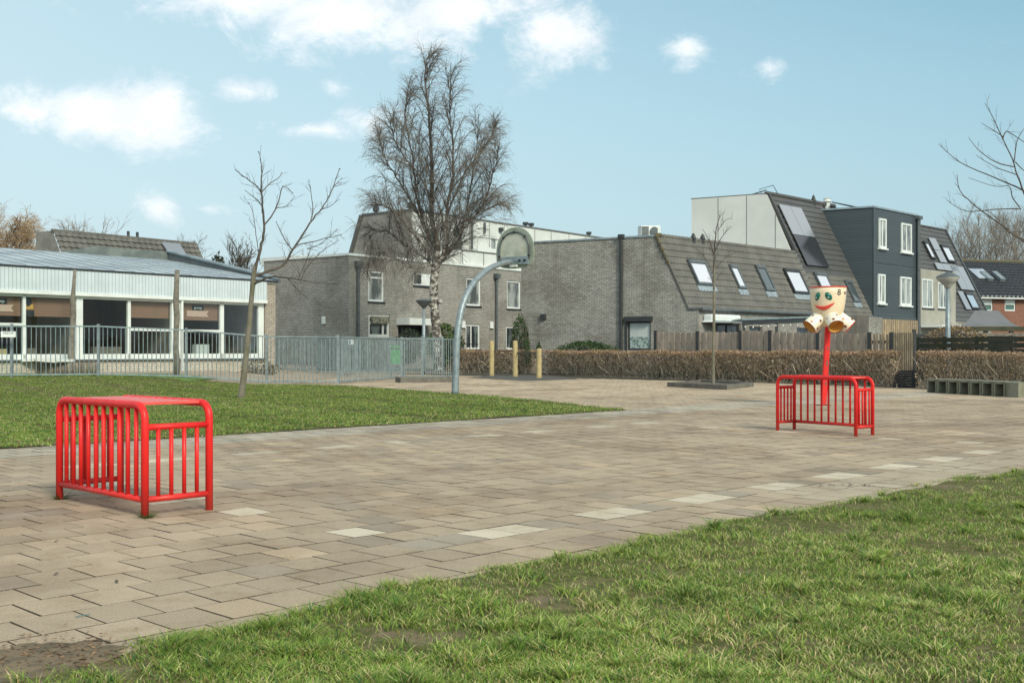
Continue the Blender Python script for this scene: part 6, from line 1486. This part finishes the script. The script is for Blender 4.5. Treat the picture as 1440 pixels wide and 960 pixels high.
def birch():
    Y = 52.; u = Y / FOC; b = V(at(616, 0, Y).x, Y, .2); t = thing('birch_tree', 'tall bare silver birch with white lower trunk in front of the row houses', 'tree', b)
    W = lambda px, py, dy=0: at(px, py, Y + dy)
    tr = MB(); path = [V(W(616, 510).x, Y, .1), W(614, 470), W(611, 435), W(610, 405), W(611, 388), W(613, 372)]
    tr.tube(smooth_pts(path), [.215 - .03 * i / 20 + .015 * math.sin(i * 2.2) for i in range(21)], 14, cap=False)
    for (x, y, r_) in ((607, 427, .16), (619, 424, .11), (609, 434, .09), (614, 412, .08)): tr.sphere(W(x, y, -.25), r_, 5)
    leaders = [([(613, 376), (612, 345), (606, 300), (604, 240), (600, 170), (598, 110), (604, 66)], 0, .27),
               ([(612, 378), (606, 360), (600, 330), (590, 280), (580, 220), (572, 160), (576, 105)], .8, .16),
               ([(613, 374), (622, 350), (628, 300), (634, 230), (634, 160), (636, 90)], -.9, .19),
               ([(612, 380), (626, 362), (642, 335), (656, 285), (668, 225), (676, 165)], .7, .17),
               ([(626, 360), (650, 325), (676, 290), (694, 245), (702, 205)], -1.2, .12),
               ([(610, 378), (596, 366), (572, 345), (545, 330), (520, 330), (506, 345)], .5, .12),
               ([(606, 362), (585, 330), (560, 300), (538, 285), (520, 290)], -1.3, .11),
               ([(604, 330), (585, 290), (560, 250), (540, 215), (530, 185)], 1.5, .10),
               ([(607, 300), (596, 260), (560, 205), (550, 160)], -1.6, .09),
               ([(630, 300), (655, 240), (690, 200), (700, 170)], 1.8, .09), ([(640, 320), (675, 305), (700, 290), (712, 285)], 1.2, .08), ([(611, 372), (580, 372), (548, 360), (525, 366), (512, 385)], 1.6, .07)]
    br = MB(); tw = MB(); env = lambda py: np.interp(py, [60, 90, 130, 200, 260, 300, 345, 400], [10, 42, 64, 86, 92, 90, 82, 30])
    for pts, dy, r in leaders:
        n = len(pts); P = smooth_pts([W(x, y, dy * i / (n - 1) * 1.3) + rvec() * .16 * (i > 0) for i, (x, y) in enumerate(pts)], 5); P = [P[0]] + [p + rvec() * .035 for p in P[1:]]; L = sum((P[i + 1] - P[i]).length for i in range(len(P) - 1)); polyline(br, P, r * .55, .014, 7)
        nb = int(L * 4.7)
        for j in range(nb):
            q = .10 + .84 * (j + random.random()) / nb; k = min(len(P) - 2, int(q * (len(P) - 1))); p = P[k]; tan = (P[k + 1] - P[k]).normalized(); s = rvec(); s = (s - tan * s.dot(tan)).normalized(); py = HOR - (p.z - EYE) * FOC / p.y; px = 720 + p.x * FOC / p.y
            room = max(.5, (env(py) - abs(px - 610) * .62) * u); Lb = min(3.2, room * random.uniform(.5, 1.15)) * (1.1 - .35 * q); e = s * .62 + tan * .75 + V(0, 0, .30)
            dd = e.normalized(); pts2 = [p]; qq = p.copy(); m_ = 6
            for i in range(m_):
                dd = (dd + rvec() * .16 + V(0, 0, .10 if i < 3 else -.16)).normalized(); qq = qq + dd * Lb / m_; pts2.append(qq.copy())
            polyline(br, pts2, min(.026, r * .22) * (1 - q * .3), .009, 4)
            for i in range(1, m_ + 1):
                for _ in range(4):
                    s2 = rvec(); tan2 = (pts2[i] - pts2[i - 1]).normalized(); dv = (tan2 * .8 + (s2 - tan2 * s2.dot(tan2)) * .75 + V(0, 0, .05)).normalized(); o = pts2[i - 1].lerp(pts2[i], random.random()); twig(tw, o, dv, random.uniform(.3, .8), .0085, 1, .26, .22, 2, 3, .6)
    # hanging curtains on the lower left
    for _ in range(210):
        x = random.uniform(515, 600); y = 350 + random.uniform(-22, 20) - abs(x - 560) * .1; o = W(x, y, random.uniform(-1.8, 1.8)); twig(tw, o, V(random.uniform(-.5, .5), random.uniform(-.3, .3), -.45), random.uniform(.5, 1.5), .0095, 1, .42, .16, 2, 3, .4)
    for _ in range(120):
        x = random.uniform(640, 712); o = W(x, 300 + random.uniform(-40, 15), random.uniform(-1.5, 1.5)); twig(tw, o, V(random.uniform(.0, .7), random.uniform(-.3, .3), .1), random.uniform(.4, .9), .010, 1, .3, .2, 2, 3, .5)
    tro = tr.build('trunk', M['birch'], t, smooth=True, uv=False); co = br.build('crown', M['birch'], t, uv=False); tw.build('twigs', M['bark_twig'], co, uv=False)
birch()
def px_tree(name, label, Y, trunk, branches, mat, r_twig=.006, ntw=8, tL=.5, seed=3, depthj=.8, base=None, twm='bark_dark', droop=0., buds=False, kids=2, spread=.6):
    random.seed(seed); b = at(trunk[0][0], 0, Y); t = thing(name, label, 'tree', (b.x, b.y, base or 0)); W = lambda x, y, d=0: at(x, y, Y + d)
    m = MB(); P = smooth_pts([W(x, y) for x, y, r in trunk]); R_ = np.interp(np.linspace(0, len(trunk) - 1, len(P)), range(len(trunk)), [r for _, _, r in trunk]); m.tube(P, list(R_), 12, cap=False); m.build('trunk', mat, t, smooth=True, uv=False)
    br = MB(); tw = MB(); bd = MB()
    for pts, r0, r1 in branches:
        dj = random.uniform(-depthj, depthj); n = len(pts); P = smooth_pts([W(x, y, dj * i / (n - 1)) for i, (x, y) in enumerate(pts)], 4); P = [P[0]] + [p + rvec() * r0 * .35 for p in P[1:]]; polyline(br, P, r0, r1, 7)
        L = sum((P[i + 1] - P[i]).length for i in range(len(P) - 1))
        for j in range(int(ntw * L)):
            q = random.uniform(.18, 1); k = min(len(P) - 2, int(q * (len(P) - 1))); tan = (P[k + 1] - P[k]).normalized(); s = rvec(); s = (s - tan * s.dot(tan)).normalized(); twig(tw, P[k], (tan * .8 + s * spread + V(0, 0, .2)).normalized(), tL * random.uniform(.4, 1.1) * (1.1 - .5 * q), max(r1 * .8, r_twig), 1, droop, .16, kids, 4, .55)
        if buds:
            for i in range(2, len(P), 2): bd.sphere(P[i], r1 * 2.0, 4, (1, 1, 1.3))
    c = br.build('crown', M[twm], t, uv=False); tw.build('twigs', M[twm], c, uv=False)
    if buds: bd.build('buds', M['bark_dark'], c, uv=False)
    return t
yb = gpt(340, 561)
px_tree('young_tree', 'young bare leaning tree with spreading upward branches on the middle lawn', 25.2, [(338, 566, .095), (341, 545, .075), (346, 500, .066), (351, 450, .06), (355, 405, .056), (357, 385, .058), (360, 372, .04)],
        [([(358, 386), (366, 350), (371, 325), (369, 290), (367, 262), (368, 238), (364, 214)],   .036, .007),
         ([(369, 300), (367, 270), (352, 255), (340, 246), (331, 239)], .016, .006), ([(369, 290), (360, 280), (345, 268)], .012, .005), ([(368, 270), (380, 258), (392, 250), (396, 243)], .013, .005), ([(371, 318), (384, 300), (392, 282), (398, 262), (412, 272)], .018, .006), ([(388, 292), (402, 290), (414, 276)], .010, .004),
         ([(360, 388), (378, 381), (398, 372), (412, 352), (424, 332), (440, 308), (456, 288), (466, 268), (478, 238)], .036, .007),
         ([(412, 353), (400, 336), (393, 322), (388, 312)], .014, .005), ([(436, 314), (440, 296), (438, 276), (436, 260)], .014, .005), ([(450, 295), (464, 290), (477, 280)], .010, .004), ([(462, 278), (470, 262), (481, 250)], .010, .004), ([(418, 344), (440, 340), (462, 334), (480, 330)], .013, .005), ([(432, 350), (452, 342), (474, 322)], .010, .004),
         ([(357, 400), (368, 394), (382, 389), (404, 391), (424, 393), (448, 398), (474, 399)], .028, .006), ([(404, 391), (414, 402), (424, 412), (431, 418)], .013, .005), ([(424, 392), (432, 376), (450, 356), (476, 338)], .013, .005), ([(420, 391), (430, 368), (440, 340)], .012, .004), ([(366, 372), (360, 330), (356, 300), (350, 285)], .01, .004)],
        M['bark_y'], .0045, 6.5, .42, 3, .6, buds=True, spread=.8)
pb = PIT
px_tree('young_tree', 'slender young tree with narrow crown in the concrete edged pit', float(PIT.y), [(1003, 541, .055), (1003, 500, .046), (1004, 450, .042), (1004, 400, .036), (1005, 370, .028)],
        [([(1004, 380), (1005, 350), (1007, 325), (1013, 302)], .03, .008), ([(1005, 365), (998, 340), (988, 322)], .016, .006), ([(1005, 355), (1014, 335), (1028, 318)], .016, .006), ([(1009, 325), (1020, 310), (1030, 307)], .012, .005), ([(1004, 385), (990, 360), (980, 350)], .01, .005), ([(1005, 380), (1020, 362), (1030, 358)], .01, .005), ([(1004, 400), (994, 380)], .008, .004), ([(1004, 398), (1016, 380)], .008, .004)],
        M['bark_y'], .005, 7, .42, 9, .5)
px_tree('bare_tree', 'bare tree at the right edge reaching long thin branches into the picture', 22., [(1580, 640, .22), (1576, 540, .2), (1566, 440, .17), (1556, 380, .14)],
        [([(1558, 400), (1510, 375), (1440, 340), (1410, 318), (1376, 293), (1350, 268), (1346, 245)], .026, .005), ([(1556, 350), (1500, 300), (1440, 268), (1400, 250), (1350, 228), (1322, 205)], .024, .004), ([(1556, 360), (1490, 330), (1450, 290), (1434, 256), (1424, 225), (1408, 190), (1393, 158), (1385, 145)], .024, .004),
         ([(1428, 235), (1400, 228), (1375, 210), (1362, 193)], .012, .004), ([(1426, 228), (1430, 200), (1440, 181)], .012, .004), ([(1436, 294), (1400, 294), (1360, 297), (1332, 282)], .013, .004), ([(1430, 246), (1400, 235), (1372, 218)], .010, .004), ([(1434, 292), (1424, 278), (1419, 262), (1400, 262), (1362, 250)], .012, .004), ([(1410, 192), (1398, 184), (1380, 173)], .010, .004), ([(1410, 196), (1414, 186), (1419, 186), (1440, 200), (1460, 215)], .012, .005),
         ([(1446, 340), (1420, 325), (1395, 300), (1380, 296)], .012, .004), ([(1470, 326), (1440, 326), (1400, 326)], .012, .004), ([(1428, 228), (1440, 240), (1455, 250)], .012, .004)],
        M['bark_dark'], .003, 3.6, .45, 12, .8, kids=2)
random.seed(21)
def bare_tree(name, px, base_y, Y, top_py, half_px, label, mat, n1=16, n2=7, r=.03, droop=0., group=None, low=.25, up=.55, kids=3, fan=.6):
    u = Y / FOC; x = at(px, 0, Y).x; H = EYE + (HOR - top_py) * u; Rr = half_px * u; t = thing(name, label, 'tree', (x, Y, 0), group); tr = MB(); tr.tube([(x, Y, 0), (x + .1, Y, H * .3), (x, Y, H * .55), (x, Y + .2, H * .8)], [Rr * .07 + .12, Rr * .06 + .09, Rr * .035 + .05, r * 1.4], 8, cap=False); tr.build('trunk', mat, t, uv=False)
    br = MB()
    for i in range(n1):
        q = low + (.78 - low) * i / n1; a = i * 2.4 + random.random(); o = V(x, Y, H * q); env = math.sqrt(max(.05, 1 - ((q - .5) / .62) ** 2)); H2 = H * .9; tgt = V(x + Rr * env * math.cos(a) * random.uniform(.6, 1), Y + Rr * env * math.sin(a) * random.uniform(.5, 1), min(H2 * .97, H * q + H * up * random.uniform(.3, .75))); mid = o.lerp(tgt, .5) + V(0, 0, -H * .03) + rvec() * Rr * .06; P = smooth_pts([o, mid, tgt], 4); polyline(br, P, r * 3.2 * (1.2 - q), r, 4)
        L = (tgt - o).length
        for j in range(n2):
            k = random.randint(2, len(P) - 2); tan = (P[k + 1] - P[k]).normalized(); s = rvec(); twig(br, P[k], (tan * .8 + s * fan + V(0, 0, .3 - droop)).normalized(), L * random.uniform(.25, .5), r * .95, 2, droop, .2, kids, 3, .7)
    br.build('crown', mat, t, uv=False); return t
far = [(1325, 335, 30), (1352, 300, 34), (1378, 282, 38), (1402, 292, 34), (1428, 268, 38), (1460, 285, 36)]
nm = ['leftmost of the grey bare trees rising behind the rendered house', 'second grey bare tree from the left behind the far tiled roof', 'third grey bare tree from the left behind the far tiled roof', 'fourth grey bare tree from the left behind the far tiled roof', 'tallest grey bare tree above the flue of the far red brick house', 'grey bare tree cut by the right picture edge']
for i, (px, tp, hw) in enumerate(far): bare_tree('bare_tree', px, 0, 112 + 4 * (i % 3), tp, hw, nm[i], M['twig_far'], 22, 11, .024, 0, 'bare trees behind the right houses', .15)
bare_tree('willow_tree', 8, 0, 95, 277, 52, 'orange brown bare willow behind the school roof at the left edge', M['twig_willow'], 50, 22, .028, .3, low=.15)
bare_tree('willow_tree', -50, 0, 98, 290, 50, 'orange brown willow mostly outside the left picture edge', M['twig_willow'], 20, 10, .03, .25)
bare_tree('bare_tree', 118, 0, 105, 298, 30, 'pale bare tree rising just behind the dark tiled roof left end', M['twig_far'], 18, 8, .03, low=.3)
bare_tree('bare_tree', 150, 0, 125, 312, 26, 'small faint bare tree behind the dark tiled roof, right of the bigger one', M['twig_far'], 12, 6, .03, low=.3)
bare_tree('bare_tree', 268, 0, 100, 322, 15, 'small dark bare tree behind the right part of the tiled roof', M['bark_dark'], 12, 6, .03, low=.3)
bare_tree('leafy_tree', 338, 0, 85, 325, 19, 'dark twiggy tree left of the young lawn tree, above the school roof end', M['bark_dark'], 18, 8, .028, low=.3)
bare_tree('bare_tree', 448, 0, 110, 345, 28, 'low faint bare tree peeking above the left end of the row houses', M['twig_far'], 14, 7, .03, low=.3)
c = at(306, 362, 80); dry_shrub('conifer_tree', (c.x, c.y, 5.2), .75, .75, 2.7, 1500, M['leaf'], 'small dark conifer above the end of the school roof', 'tree', [(.05, .06, .03), (.08, .07, .04), (.03, .05, .02)], .14, .02)
# cable along the right
# row house garden gate in black
def iron_gate():
    t = thing('iron_fence', 'short black iron garden fence between the curved pole and the white framed door', 'fence', (-2.9, 57, 0)); m = MB()
    for i in range(14): x = -3.9 + i * .16; m.tube([(x, 57, .1), (x, 57, 1.55)], .018, 5)
    m.build('bars', M['black'], t); 
    for z in (.3, 1.4): m = MB(); m.tube([(-4, 57, z), (-1.7, 57, z)], .02, 5); m.build('rail', M['black'], t)
iron_gate()
